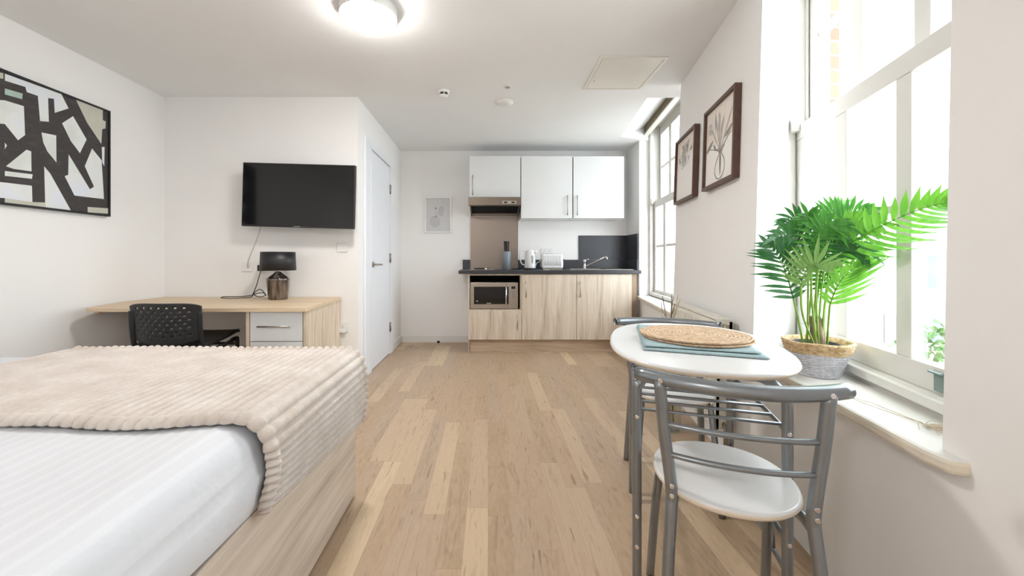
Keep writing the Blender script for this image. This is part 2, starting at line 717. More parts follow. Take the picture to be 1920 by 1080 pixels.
m = MB()
WIN_FILL = lambda Y: 1.20+.177*Y      # unseen window added behind the viewpoint for fill light
loftwall(m, [('w', -.35), ('w', W1a), (WIN1(.86)+.02, .86), (WIN_FILL(-.35)+.12, -.35)], 0, CE+.04)
loftwall(m, [('w', YR-.15), ('w', -1.35), (WIN_FILL(-1.35)+.12, -1.35), (WIN_FILL(-1.35)+.12, YR-.15)], 0, CE+.04)
loftwall(m, [('w', -1.35), ('w', -.35), (WIN_FILL(-.35)+.12, -.35), (WIN_FILL(-1.35)+.12, -1.35)], 0, .56)
loftwall(m, [('w', W1a), ('w', W1b), (WIN1(2.03)-.02, 2.03), (WIN1(.86)-.0, .86)], 0, .56)
loftwall(m, [('w', W1b), ('w', W2a), (WIN2(3.0)+.02, 3.0), (WIN2(3.0)+.08, 2.9), (WIN1(2.03)+.12, 2.2), (WIN1(2.03)+.02, 2.03)], 0, CE+.3)
loftwall(m, [('w', W2a), (1.732, W2b), (WIN2(W2b)+.02, W2b), (WIN2(3.0)+.02, 3.0)], 0, .585)
m.box(1.732, 2.3, W2b, YB, 0, CE+.3)
struct(m.build('wall_right', 'wall', origin=(1.3, 0, 0)), 'window wall on the right')

# outer brick skin around the windows
m = MB()
m.prism([(WIN1(2.0)+.10, 2.06), (WIN1(2.0)+.30, 2.10), (WIN2(2.95)+.32, 2.95), (WIN2(2.95)+.12, 2.98)], -3, 4)
m.prism([(WIN2(4.55)+.06, 4.56), (WIN2(4.55)+.30, 4.60), (WIN2(4.55)+.35, 7.5), (WIN2(4.55)+.1, 7.5)], -3, 4)
m.prism([(WIN1(.8)+.08, .84), (WIN1(.8)+.30, .80), (WIN1(.8)+.30, -.30), (WIN1(.8)+.08, -.30)], -3, 4)
m.prism([(WIN1(.84)+.10, .84), (WIN1(2.08)+.10, 2.08), (WIN1(2.08)+.25, 2.1), (WIN1(.84)+.25, .8)], -3, .56)
m.prism([(WIN2(2.95)+.10, 2.95), (WIN2(4.58)+.10, 4.58), (WIN2(4.58)+.3, 4.6), (WIN2(2.95)+.3, 2.95)], -3, .56)
struct(m.build('trim_1', 'brick', origin=(2, 0, 0)), 'red brick outer wall seen through the windows')

# skirting boards
def skirt(name, a, b, side, h=.1):
    a, b = Vector((a[0], a[1], 0)), Vector((b[0], b[1], 0))
    d = (b-a).normalized()
    n = Vector((-d.y, d.x, 0))*side
    prof = [(0, 0), (.014, 0), (.014, h-.015), (.006, h), (0, h)]
    rings = [[p+n*(t+.0005)+Vector((0, 0, z)) for t, z in prof] for p in (a, b)]
    return struct(MB().loft(rings).build(name, 'white_gloss'))


skirt('baseboard_back', (XD, YB), (-.22, YB), -1, .095)
skirt('baseboard_middle', (XL, YT), (XD, YT), -1, .10)
skirt('baseboard_left', (XL, YR), (XL, YT), -1, .10)
skirt('baseboard_side', (XD, 4.52), (XD, YB), -1, .095)
skirt('baseboard_front', (XL, YR), (wallx(YR, 0), YR), 1, .10)

# ------------------------------------------------------------------ door in the side of the partition
yd0, yd1 = 3.666, 4.38
d = thing('door_1', 'white flush door with silver lever handle', 'door', (XD, (yd0+yd1)/2, 0))
del d['category']
d['kind'] = 'structure'
MB().box(XD+.001, XD+.012, yd0, yd1, .008, 2.04).build('door_leaf', 'door_white', d, bevel=.002)
m = MB()
for y0, y1 in ((3.50, 3.655), (4.391, 4.50)):
    m.box(XD+.001, XD+.022, y0, y1, 0, 2.0518)
m.box(XD+.001, XD+.022, 3.50, 4.50, 2.052, 2.12)
m.box(XD+.0225, XD+.030, 3.640, 3.655, 0, 2.05)
m.build('door_frame', 'door_white', d, bevel=.003)
for z in (1.80, 1.05, .295):
    hm = MB().box(XD+.012, XD+.020, 4.362, 4.398, z-.05, z+.05)
    hm.tube([(XD+.024, 4.385, z-.05), (XD+.024, 4.385, z+.05)], .006, 8)
    hm.build('hinge', 'steel', d)
m = MB()
m.tube([(XD+.010, 3.74, .985), (XD+.022, 3.74, .985)], .026, 20)
m.tube(smooth_path([(XD+.02, 3.74, .985), (XD+.055, 3.74, .985), (XD+.062, 3.76, .985), (XD+.062, 3.88, .983)], 5), .009, 10)
m.build('door_handle', 'steel', d)

# ------------------------------------------------------------------ windows
def along(fn, off, Y, z):
    """point on a window line; off = distance outwards"""
    return Vector((fn(Y)+off, Y, z))


def wbox(m, fn, o0, o1, Ya, Yb, z0, z1, mi=0):
    q = [along(fn, o, Y, z) for z in (z0, z1) for Y in (Ya, Yb) for o in (o0, o1)]
    m.hexa(q, mi)


def sash_window(name, label, fn, Ys, Y0, Y1, zb, zg0, zmun, zg1, zt, up_mun, utop, head, chain=None):
    w = thing(name, label, 'window', (fn((Y0+Y1)/2), (Y0+Y1)/2, zb))
    del w['category']
    w['kind'] = 'structure'
    # box frame
    m = MB()
    wbox(m, fn, -.05, .16, Y1, Y1+.035, zb-.03, head)
    wbox(m, fn, -.05, .16, Y0-.035, Y0, zb-.03, head)
    wbox(m, fn, -.05, .16, Y0-.035, Y1+.035, head-.06, head)
    wbox(m, fn, -.03, .20, Y0-.035, Y1+.035, zb-.06, zb)
    wbox(m, fn, -.055, -.005, Y0-.03, Y1+.03, zb-.035, zb-.004)
    wbox(m, fn, -.055, -.02, Y1-.012, Y1+.03, zb-.03, head)      # staff bead
    wbox(m, fn, .035, .046, Y1-.015, Y1+.02, zt, head)           # parting bead
    m.build('window_frame', 'white_gloss', w, bevel=.004)
    # lower sash
    m = MB()
    wbox(m, fn, -.012, .032, Y0, Y1, zb, zg0)
    wbox(m, fn, -.012, .032, Y0, Y1, zg1, zt)
    edges = [Y1]+[y for p in Ys for y in p]+[Y0]
    for i in range(0, len(edges), 2):
        wbox(m, fn, -.010, .030, edges[i+1], edges[i], zg0, zg1)
    for p in Ys:
        wbox(m, fn, .0, .028, p[1], p[0], zmun-.014, zmun+.014)
    sl = m.build('lower_sash', 'white_gloss', w, bevel=.003)
    g = MB()
    for p in Ys:
        g.add([along(fn, .012, p[0], zg0), along(fn, .012, p[1], zg0), along(fn, .012, p[1], zg1), along(fn, .012, p[0], zg1)], [(0, 1, 2, 3)])
    g.build('glass', 'glass', sl)
    # upper sash, one step outwards
    m = MB()
    wbox(m, fn, .05, .095, Y0, Y1, zt-.05, zt-.005)
    wbox(m, fn, .05, .095, Y0, Y1, utop, head-.05)
    for i in range(0, len(edges), 2):
        wbox(m, fn, .05, .090, edges[i+1], edges[i], zt-.01, utop+.01)
    for p in Ys:
        wbox(m, fn, .058, .085, p[1], p[0], up_mun, up_mun+.03)
    su = m.build('upper_sash', 'white_gloss', w, bevel=.003)
    g = MB()
    for p in Ys:
        g.add([along(fn, .072, p[0], zt-.02), along(fn, .072, p[1], zt-.02), along(fn, .072, p[1], utop), along(fn, .072, p[0], utop)], [(0, 1, 2, 3)])
    g.build('glass', 'glass', su)
    # sash horn / stop block on the meeting rail
    m = MB()
    wbox(m, fn, -.05, -.012, Y1-.045, Y1+.002, zt-.035, zt+.03)
    m.build('sash_stop', 'white_gloss', w, bevel=.003)
    return w


w1 = sash_window('window_1', 'large white timber sash window beside the potted palm', WIN1, [(1.909, 1.653), (1.578, 1.313), (1.246, .985)],
                 .90, 1.988, .645, .722, 1.20, 1.618, 1.69, 2.089, 2.34, 2.39)
m = MB()
wbox(m, WIN1, -.020, -.0125, 1.118, 1.150, .655, .705)
wbox(m, WIN1, -.030, -.0125, 1.118, 1.160, .7055, .710)
m.build('sash_lift', 'lift', w1)
w2 = sash_window('window_2', 'white timber sash window at the kitchen end', WIN2, [(4.476, 4.20), (4.116, 3.80), (3.72, 3.40)],
                 3.2, 4.545, .665, .70, 1.18, 1.61, 1.69, 2.05, 2.43, 2.60)

w3 = sash_window('fill_window', 'white timber sash window added unseen behind the viewpoint for fill light', WIN_FILL, [(-.43, -.68), (-.73, -.98), (-1.03, -1.28)],
                 -1.31, -.40, .645, .722, 1.20, 1.618, 1.69, 2.089, 2.34, 2.39)  # added out of view to brighten the bed and left wall
# window boards
def sill(name, pts, z, th, mats, label):
    m = MB()
    m.prism(pts, z-th, z)
    for i in range(len(pts)):
        m.mi[i] = 1
    return struct(m.build(name, [mats, 'worn'], bevel=.010), label)


zs1 = .59
sill('trim_2', [(wallx(.865, .6)-.0, .865), (wallx(.865, .6)-.032, .878), (wallx(.93, .6)-.045, .93), (wallx(1.3, .6)-.035, 1.3), (wallx(1.62, .6)-.03, 1.62), (wallx(W1b, .6)-.01, W1b), (WIN1(2.0)-.005, 1.98), (WIN1(.88)-.005, .88)],
     zs1, .034, 'white_gloss', 'thick white painted window board with worn front edge')
sill('trim_3', [(wallx(3.05, .62)-.02, 3.06), (1.70, 4.578), (WIN2(4.57)-.005, 4.578), (WIN2(3.1)-.005, 3.06)],
     .62, .035, 'white_gloss', 'white window board at the far window')

# blind rolled up at the far window
m = MB()
for k in range(10):
    z = 2.458+.014*k
    wbox(m, WIN2, -.115, -.075, 3.15, 4.565, z, z+.012)
bl = thing('rolled_blind', 'brown slatted blind pulled up at the head of the far window', 'blind', (WIN2(3.9)-.09, 3.9, 2.44))
m.build('slats', 'blind', bl)
m = MB()
wbox(m, WIN2, -.12, -.07, 3.15, 4.565, 2.440, 2.456)
m.build('bottom_rail', 'cream', bl)
m = MB()
wbox(m, WIN2, -.12, -.065, 3.14, 4.57, 2.600, 2.619)
m.build('head_rail', 'blind', bl)

# ------------------------------------------------------------------ outside
struct(MB().box(2.2, 60, -10, 60, -3.3, -3.2).build('ground', 'ext_ground'), 'pale ground outside')
b = thing('pale_building', 'pale flat roofed building far outside the window', 'building', (22, 18, -3.2))
MB().box(14, 34, 16.5, 24, -3.2, 1.35).build('wall', 'ext_white', b)
m = MB().box(13.8, 34.2, 16.3, 24.2, 1.35, 1.6)
m.build('roof', 'ext_white', b)
for r in range(2):
    for k in range(9):
        x = 15+k*2.1
        m = MB().box(x, x+1.3, 16.42, 16.5, -2.4+r*2.1, -.9+r*2.1)
        m.build('window', 'ext_glass', b)
b = thing('garden_annex', 'low white annex with paned windows outside', 'building', (6.4, 7, -3.2))
MB().box(5.35, 8.6, 6.2, 8.4, -3.2, .40).build('wall', 'ext_white', b)
MB().box(5.25, 8.7, 6.1, 8.5, .40, .48).build('roof', 'ext_white', b)
for k in range(4):
    x = 5.50+.52*k
    f = MB().box(x, x+.48, 6.14, 6.2, -.30, .26).build('window', 'white_gloss', b)
    MB().box(x+.05, x+.43, 6.12, 6.14, -.24, .20).build('pane', 'ext_glass', f)
b = thing('leafy_bush', 'pale green leafy bush outside the near window', 'bush', (5.2, 4.5, -3.2))
m = MB()
rnd = random.Random(3)
for i in range(2600):
    while True:
        q = Vector((rnd.uniform(-1, 1), rnd.uniform(-1, 1), rnd.uniform(-1, 1)))
        if q.length < 1:
            break
    c = Vector((5.3+q.x*.8, 4.6+q.y*.7, -.9+q.z*1.25))
    a = Vector((rnd.uniform(-1, 1), rnd.uniform(-1, 1), rnd.uniform(-1, 1))).normalized()*.05
    bb = a.cross(Vector((rnd.uniform(-1, 1), rnd.uniform(-1, 1), .3))).normalized()*.03
    m.add([c-a, c+bb, c+a, c-bb], [(0, 1, 2, 3)])
m.build('foliage', 'bushleaf', b)
m = MB()
for k in range(5):
    m.tube([(5.3, 4.6, -3.2), (5.3+.1*(k-2), 4.6+.05*k, -2.2), (5.3+.3*(k-2), 4.6+.1*(k-2), -1.0)], .03, 6)
m.build('trunk', 'trunk', b)
m = MB().tube([(WIN1(2.0)+.42, 2.35, -3), (WIN1(2.0)+.42, 2.35, 1.58)], .05, 14)
m.box(WIN1(2.0)+.35, WIN1(2.0)+.49, 2.28, 2.42, 1.52, 1.68)
tag(m.build('drainpipe', 'ext_pipe'), 'grey blue drainpipe outside the near window', 'drainpipe')

# ------------------------------------------------------------------ ceiling fittings
def ceiling_lamp(x, y, label):
    t = thing('ceiling_light', label, 'light', (x, y, CE))
    m = MB()
    m.lathe([(.12, 0), (.148, -.002), (.151, -.008), (.151, -.050), (.148, -.053)], (x, y, CE), 48)
    m.build('base_ring', 'white_plastic', t)
    m = MB()
    m.lathe([(.1475, -.0505), (.1465, -.058), (.137, -.067), (.118, -.073), (.07, -.080), (.004, -.082)], (x, y, CE), 48)
    m.build('diffuser', 'lamp_emit', t)
    return t


ceiling_lamp(-.645, 2.16, 'glowing round flush ceiling lamp')
ceiling_lamp(-1.30, -1.15, 'second round ceiling lamp behind the viewpoint')

x, y = X(832, 3.23), 3.23
t = thing('smoke_detector', 'small white ceiling smoke detector with a black slotted ring', 'smoke detector', (x, y, CE))
m = MB().lathe([(.052, 0), (.052, -.010), (.040, -.018)], (x, y, CE), 32)
m.build('base', 'white_plastic', t)
m = MB().lathe([(.036, -.016), (.036, -.034), (.030, -.036)], (x, y, CE), 32)
m.build('vent_ring', 'black_plastic', t)
m = MB().lathe([(.037, -.0335), (.037, -.040), (.024, -.050), (.003, -.052)], (x, y, CE), 32)
for k in range(6):
    a = k*PI/3+.2
    m.box(-.004, .004, .033, .040, -.04, -.016, 0, Matrix.Translation((x, y, CE)) @ Matrix.Rotation(a, 4, 'Z'))
m.build('cap', 'white_plastic', t)

x, y = X(945, 3.45), 3.45
m = MB().lathe([(.078, 0), (.080, -.008), (.064, -.014), (.054, -.022), (.040, -.026), (.003, -.027)], (x, y, CE), 36)
tag(m.build('ceiling_vent', 'white_plastic', origin=(x, y, CE)), 'flat round white ceiling disc nearest the kitchen', 'vent')
x, y = X(952, 3.14), 3.14
t = thing('ceiling_sensor', 'tiny round ceiling sensor with grey centre in front of the round disc', 'sensor', (x, y, CE))
MB().lathe([(.034, 0), (.034, -.004), (.022, -.006)], (x, y, CE), 28).build('rim', 'white_plastic', t)
MB().lathe([(.020, -.004), (.016, -.012), (.002, -.015)], (x, y, CE), 24).build('lens', 'cord_grey', t)

t = thing('access_hatch', 'square cream access panel in the ceiling', 'hatch', (1.0, 3.0, CE))
hx0, hx1, hy0, hy1 = .752, 1.215, 2.675, 3.19
m = MB()
e = .022
m.box(hx0, hx1, hy0, hy0+e, CE-.008, CE+.004)
m.box(hx0, hx1, hy1-e, hy1, CE-.008, CE+.004)
m.box(hx0, hx0+e, hy0+e, hy1-e, CE-.008, CE+.004)
m.box(hx1-e, hx1, hy0+e, hy1-e, CE-.008, CE+.004)
m.build('hatch_frame', 'cream', t, bevel=.002)
MB().box(hx0+e+.003, hx1-e-.003, hy0+e+.003, hy1-e-.003, CE-.006, CE+.002).build('panel', 'cream', t, bevel=.001)
MB().lathe([(.005, -.006), (.005, -.009), (.002, -.0095)], (hx0+.05, 3.03, CE), 12).build('lock', 'steel', t)

# ------------------------------------------------------------------ bed
BX = -.565
BY0, BY1 = .36, 1.744
bed = thing('bed', 'double divan bed with pale wood print base and white striped sheet', 'bed', ((XL+BX)/2, 1.05, 0))
m = MB().box(XL+.10, BX-.012, BY0, BY1, .012, .405)
m.build('divan_base', 'divan', bed, bevel=.004)
m = MB().box(BX-.03, BX-.002, BY0+.0, BY1+.002, .012, .41)
# mattress + sheet as one soft body
def mattress():
    m = MB()
    x0, x1, y0, y1, z0, z1 = XL+.10, BX-.008, BY0+.01, BY1-.01, .412, .622
    rx = .088
    nx, ny = 200, 130

    def f(u, v):
        x = x0+(x1-x0)*u
        y = y0+(y1-y0)*v
        ex = min(x-x0, x1-x)
        ey = min(y-y0, y1-y)
        e = min(ex, ey)
        drop = 0
        if e < rx:
            drop = rx-math.sqrt(max(0, rx*rx-(rx-e)**2))
        n = noise.noise(Vector((x*3.2, y*4.1, .3)))*.007+noise.noise(Vector((x*9, y*7, 2.3)))*.003
        fold = .011*math.exp(-((x+.845+1.1*(y-.62)**2*4-.0)/.012)**2)*math.exp(-((y-.66)/.06)**2)+.008*math.exp(-((y-.60+.5*(x+1.02))/.012)**2)*math.exp(-((x+1.02)/.07)**2)
        return (x, y, z1-drop+n*(1 if e > .02 else 0)+fold)
    m.grid(f, nx, ny)
    # skirt down the sides
    per = []
    N = 120
    for k in range(N):
        t = k/N*4
        s_, u = int(t), t-int(t)
        q = [(x0+(x1-x0)*u, y0), (x1, y0+(y1-y0)*u), (x1+(x0-x1)*u, y1), (x0, y1+(y0-y1)*u)][s_]
        per.append(q)
    rings = []
    cx_, cy_ = (x0+x1)/2, (y0+y1)/2
    for z, o in ((z1-rx+.003, -.0004), (z1-rx-.03, .004), ((z0+z1)/2-.02, .010), (z0+.02, .004), (z0-.004, -.004)):
        r = []
        for k, (x, y) in enumerate(per):
            w = noise.noise(Vector((x*5, y*5, z*9)))*.006
            dx = (1 if x >= x1-.001 else (-1 if x <= x0+.001 else 0))
            dy = (1 if y >= y1-.001 else (-1 if y <= y0+.001 else 0))
            if o == -.0004:
                w = 0
            zz = z+(.030*max(0, min(1, (.98-y)/.5)) if z < z0+.05 else 0)
            r.append(Vector((x+dx*(o+w), y+dy*(o+w), zz)))
        rings.append(r)
    m.loft(rings, 0, True, caps=False)
    return m


mattress().build('mattress', 'sheet', bed)

# blanket: ribs run across the bed, falls over the foot end
def blanket():
    m = MB()
    per = .031
    ztop = .632
    xl = -1.80
    R = .075
    xe = BX+.012            # outer face of the fall
    straight = (xe-R)-xl
    arc = PI/2*R
    L = straight+arc+.235

    def section(s):
        """arc length -> (x, z, nx, nz)"""
        if s < straight:
            return xl+s, ztop, 0, 1
        if s < straight+arc:
            a = (s-straight)/R
            return xe-R+R*math.sin(a), ztop-R+R*math.cos(a), math.sin(a), math.cos(a)
        d = s-straight-arc
        return xe+.006*math.sin(d*20), ztop-R-d, 1, 0
    nu = int(L/per)*10
    nv = 150

    def f(u, v):
        s = u*L
        x, z, nx, nz = section(s)
        near = .972+.018*math.sin(s*5.2+.4)+.008*math.sin(s*11)
        if s > straight:
            near += .0
        far = 1.752+.008*math.sin(s*5)
        ph = (s/per) % 1.0
        rib = math.sqrt(max(0, 1-(2*ph-1)**2))
        t = v
        y = near+(far-near)*t
        # rounded ends of each rib
        de = min((y-near), (far-y))
        er = .014
        k = 1.0
        ball = 1+.45*math.exp(-((de-.014)/.011)**2)-.30*math.exp(-((de-.036)/.008)**2)
        if de < er:
            k = math.sqrt(max(0, 1-((er-de)/er)**2))
        y += (-1 if y-near < far-y else 1)*.011*rib*math.exp(-de/.012)
        hgt = (.0135 if s < straight else .0165)*rib*k*ball+.004*k
        fl = (noise.noise(Vector((s*70, y*70, 1.7)))*.0018+noise.noise(Vector((s*150, y*150, 4.7)))*.0010)*k+noise.noise(Vector((s*6, y*5, .7)))*.004
        hgt += fl
        # far side lies slightly over the mattress edge, the fall shortens towards the far corner
        if s > straight+arc:
            d = s-straight-arc
            z = ztop-R-d*(.62+.36*t)
        return (x+nx*hgt, y, z+nz*hgt)
    m.grid(f, nu, nv)
    return m


m = blanket()
bk = m.build('blanket', 'blanket', solid=0)
md = bk.modifiers.new('solid', 'SOLIDIFY')
md.thickness = .008
md.offset = -1
tag(bk, 'cream ribbed fleece blanket spread over the bed and falling over its foot end', 'blanket')

# ------------------------------------------------------------------ abstract painting on the left wall
def LW(px, py, off=0.0):
    Y = -XL*F/(CX-px)
    return Vector((XL+off, Y, Z(py, Y)))


pt = thing('abstract_painting', 'large black and white abstract painting in a thin black frame', 'painting', (XL, 2.35, 1.335))
pz0, pz1, py0, py1 = 1.335, 2.082, 1.78, 2.833
m = MB()
fw = .012
m.box(XL+.001, XL+.034, py0, py1, pz0, pz0+fw)
m.box(XL+.001, XL+.034, py0, py1, pz1-fw, pz1)
m.box(XL+.001, XL+.034, py0, py0+fw, pz0+fw, pz1-fw)
m.box(XL+.001, XL+.034, py1-fw, py1, pz0+fw, pz1-fw)
m.build('frame', 'black_plastic', pt)
m = MB()
m.box(XL+.003, XL+.026, py0+fw, py1-fw, pz0+fw, pz1-fw, 0)


def crop(c): return (c[0]/3.6, c[1]/3.6+120)


LP = []
def wpoly(pts, mi, off):
    q = []
    for c in pts:
        px, py = crop(c)
        v = LW(px, py, off)
        v.y = min(max(v.y, py0+fw), py1-fw)
        v.z = min(max(v.z, pz0+fw), pz1-fw)
        q.append(v)
    m.add(q, [tuple(range(len(q)))], mi)


o1 = .0268
wpoly([(0, 65), (385, 195), (435, 300), (340, 330), (335, 235), (295, 230), (300, 390), (240, 385), (225, 215), (150, 190), (140, 155), (0, 112)], 1, o1)
wpoly([(485, 236), (668, 300), (668, 378), (688, 388), (686, 435), (664, 440), (658, 540), (560, 395)], 2, o1)
wpoly([(390, 400), (465, 352), (558, 510), (512, 602), (450, 520)], 1, o1)
wpoly([(250, 462), (350, 482), (352, 665), (290, 590), (262, 530)], 1, o1)
wpoly([(0, 245), (130, 285), (138, 480), (90, 515), (0, 405)], 1, o1)
wpoly([(0, 165), (122, 200), (118, 238), (0, 205)], 3, o1)
wpoly([(8, 690), (148, 578), (180, 590), (182, 725), (60, 708)], 1, o1)
wpoly([(0, 722), (190, 745), (185, 775), (0, 755)], 1, o1)
wpoly([(0, 800), (185, 822), (188, 932), (0, 905)], 1, o1)
wpoly([(0, 905), (188, 932), (275, 935), (280, 985), (0, 965)], 2, o1)
wpoly([(268, 690), (310, 740), (450, 998), (280, 985), (275, 935)], 1, o1)
wpoly([(435, 610), (580, 845), (608, 828), (545, 690), (595, 570), (660, 650), (676, 912), (475, 888), (408, 757), (432, 748)], 1, o1)
wpoly([(565, 965), (712, 975), (716, 1012), (565, 1003)], 2, o1)
wpoly([(0, 530), (15, 550), (0, 575)], 1, o1)
wpoly([(661, 560), (680, 560), (678, 690), (664, 665)], 1, o1)
# part of the picture beyond the left edge of the view
for pts, mi in (([(-420, -20), (-10, 62), (-10, 100), (-300, 60)], 2), ([(-380, 150), (-160, 190), (-150, 420), (-330, 380)], 1),
                ([(-120, 240), (0, 245), (0, 405), (-60, 400)], 1), ([(-420, 480), (-200, 520), (-60, 700), (-300, 690)], 1),
                ([(-420, 760), (0, 800), (0, 905), (-420, 900)], 1)):
    wpoly(pts, mi, o1)
m.build('canvas', ['charcoal', 'paint_light', 'paint_warm', 'paint_mint'], pt)

# ------------------------------------------------------------------ television
tv = thing('television', 'black flat screen television on the wall above the desk', 'television', (X(560, 3.2), 3.2, 1.29))
c = P(560, 367, 3.2)
R = Matrix.Translation(c) @ Matrix.Rotation(math.radians(1.55), 4, 'Y')
w, h = .448, .254
m = MB().box(-w, w, -.006, .03, -h, h, 0, R)
m.box(-w*.7, w*.7, .03, .055, -h*.8, h*.5, 0, R)
m.build('casing', 'black_plastic', tv, bevel=.002)
MB().box(-w+.007, w-.007, -.008, -.0055, -h+.014, h-.007, 0, R).build('screen', 'screen', tv)
m = MB()
for k in range(6):
    m.box(-.03+.009*k, -.025+.009*k, -.0075, -.0055, -h+.004, -h+.010, 0, R)
m.build('maker_badge', 'cord_grey', tv)
m = MB().box(-.10, .10, .055, .075, -.10, .10, 0, R)
m.box(-.03, .03, .07, YT-3.2-.02, -.05, .05, 0, R)
m.box(-.09, .09, YT-3.2-.022, YT-3.2-.002, -.11, .11, 0, R)
m.build('wall_bracket', 'black_plastic', tv)
m = MB().tube(smooth_path([P(489, 424, 3.25), P(486, 436, 3.27), P(478, 458, 3.31), P(467, 485, 3.325), P(464, 497, 3.322), P(466, 502, 3.334)], 6), .0028, 6)
tag(m.build('television_cable', 'cord_grey'), 'thin grey cable hanging from the television to the wall socket', 'cable')


def socket(px0, px1, py0_, py1_, Y, label, kind, axis='y', plug=False, name='wall_socket', group=None):
    x0, x1 = X(px0, Y), X(px1, Y)
    z0, z1 = Z(py1_, Y), Z(py0_, Y)
    t = thing(name, label, kind, ((x0+x1)/2, Y, z0), 0, group)
    MB().box(x0, x1, Y-.010, Y-.0005, z0, z1).build('plate', 'white_plastic', t, bevel=.003)
    cx_, cz = (x0+x1)/2, (z0+z1)/2
    if name == 'light_switch':
        for dx in (-.018, .018):
            MB().box(cx_+dx-.006, cx_+dx+.006, Y-.014, Y-.009, cz-.012, cz+.012).build('rocker', 'white_plastic', t, bevel=.002)
    else:
        m = MB()
        n = 2 if (x1-x0) > .1 else 1
        for k in range(n):
            ox = cx_+(k-(n-1)/2)*.06
            m.box(ox-.002, ox+.002, Y-.0106, Y-.0095, cz+.006, cz+.014)
            m.box(ox-.011, ox-.005, Y-.0106, Y-.0095, cz-.010, cz-.006)
            m.box(ox+.005, ox+.011, Y-.0106, Y-.0095, cz-.010, cz-.006)
        m.build('pin_holes', 'black_plastic', t)
        MB().box(x1-.024, x1-.016, Y-.0135, Y-.0095, cz+.010, cz+.026).build('rocker', 'white_plastic', t, bevel=.001)
    return t


socket(455, 475, 491, 509, YT, 'white socket plate on the television wall where the grey cable ends', 'socket')
socket(484, 504, 490, 508, YT, 'white wall socket half hidden behind the black lamp shade', 'socket')
socket(632.6, 653, 454.7, 472.6, YT, 'white double light switch below the right corner of the television', 'switch', name='light_switch')
socket(633, 654, 603, 622, YT, 'white wall socket low on the wall right of the desk', 'socket')
m = MB().box(X(637, YT), X(650, YT), YT-.03, YT-.0135, Z(623, YT), Z(615, YT))
tag(m.build('power_plug', 'white_plastic', bevel=.003), 'white plug in the low socket right of the desk', 'plug')

# ------------------------------------------------------------------ desk
DZ = .72
dk = thing('desk', 'pale oak desk with white drawers against the television wall', 'desk', (-1.9, 2.95, 0))
yf, yb = 2.56, YT-.004
m = MB().prism([(-2.57, yf), (-1.165, yf), (-1.225, yb), (XL+.004, yb), (XL+.004, 2.95), (-2.60, yf+.03)], DZ-.025, DZ)
m.build('desktop', ['desk_top'], dk, bevel=.002)
m = MB()
m.prism([(-1.192, yf+.02), (-1.172, yf+.02), (-1.232, yb), (-1.252, yb)], 0, DZ-.026)
m.build('side_panel', 'desk_side', dk, bevel=.001)
m = MB().box(X(461, 2.58), X(467, 2.58), yf+.02, yb, 0, DZ-.026)
m.build('side_panel', 'desk_side', dk, bevel=.001)
MB().box(X(467.5, 2.6), -1.26, yb-.03, yb-.015, .05, DZ-.03).build('back_panel', 'desk_side', dk)
MB().box(XL+.004, XL+.03, 2.75, yb-.02, DZ-.06, DZ-.026).build('wall_batten', 'desk_top', dk)
dx0, dx1 = X(468.5, 2.58), -1.197
zt = Z(583, 2.58)
for k in range(3):
    z1 = zt-.200*k
    z0 = z1-.196
    dr = MB().box(dx0, dx1, yf+.022, yf+.040, z0, z1).build('drawer', 'white_lam', dk, bevel=.0015)
    bar_handle(dr, X(481, 2.55), z1-.098, 0, yf+.022, False, X(542, 2.55))

# lamp and flex
lx, ly = X(521.5, 3.13), 3.13
lp = thing('table_lamp', 'table lamp with black drum shade and smoked glass base', 'lamp', (lx, ly, DZ))
m = MB().lathe([(.001, 0), (.066, 0), (.070, .006), (.082, .150), (.084, .160), (.078, .168), (.040, .195), (.022, .212), (.018, .218)], (lx, ly, DZ), 40)
m.build('base', 'lampglass', lp)
m = MB().lathe([(.020, .216), (.026, .224), (.020, .232), (.013, .238), (.010, .252), (.006, .262), (.006, .30)], (lx, ly, DZ), 20)
m.build('neck', 'chrome', lp)
zsh0, zsh1 = Z(507, ly), Z(472.5, ly)
m = MB().lathe([(.128, zsh0-DZ), (.122, zsh1-DZ)], (lx, ly, DZ), 48, closed=True)
for a in (0, 2*PI/3, 4*PI/3):
    m.tube([(lx, ly, zsh1-.02), (lx+.121*math.cos(a), ly+.121*math.sin(a), zsh1-.02)], .0015, 5)
m.build('lamp_shade', 'black_plastic', lp, solid=.003)
m = MB().tube(smooth_path([(lx-.078, ly-.024, DZ+.03), P(492, 545, 3.08), P(485, 543, 3.05), P(476, 551, 3.05), P(485, 556.5, 3.07), P(497, 554, 3.08), P(493, 549, 3.10), P(478, 551, 3.08),
                           P(474, 553, 3.06), P(455, 556, 3.05), P(420, 556.5, 3.07), P(418, 559, 3.04), P(450, 559, 3.02), P(470, 557, 3.03), P(474, 552, 3.06), P(481, 535, 3.15), P(486, 518, 3.25), P(489, 508, 3.31)], 6), .0032, 6)
tag(m.build('lamp_flex', 'rubber'), 'black lamp flex bundled on the desk and plugged in', 'cable')
m = MB().box(X(484, 3.3), X(495, 3.3), 3.285, YT-.011, Z(508, 3.3), Z(497, 3.3))
tag(m.build('lamp_plug', 'rubber', bevel=.004), 'black plug beside the lamp shade', 'plug')

# ------------------------------------------------------------------ black desk chair
ch = thing('desk_chair', 'black perforated plastic visitor chair pushed under the desk', 'chair', (-1.915, 2.56, 0))
cxm = -1.917
hw = .215


def back_fn(u, v):
    # v: 0 bottom .. 1 top
    s = 2*u-1
    zb = .495+.042*abs(s)**2
    zt_ = .772-.018*abs(s)**6
    z = zb+(zt_-zb)*v
    edge = (hw*(.93+.07*v))
    y = 2.40-.045*(1-s*s)*(1-.2*v)-.05*(z-.5)
    y -= .0
    # rear tilts away at the base
    return (cxm+s*edge-.012*(v-.5), y+(0.02 if v < .06 else 0), z)


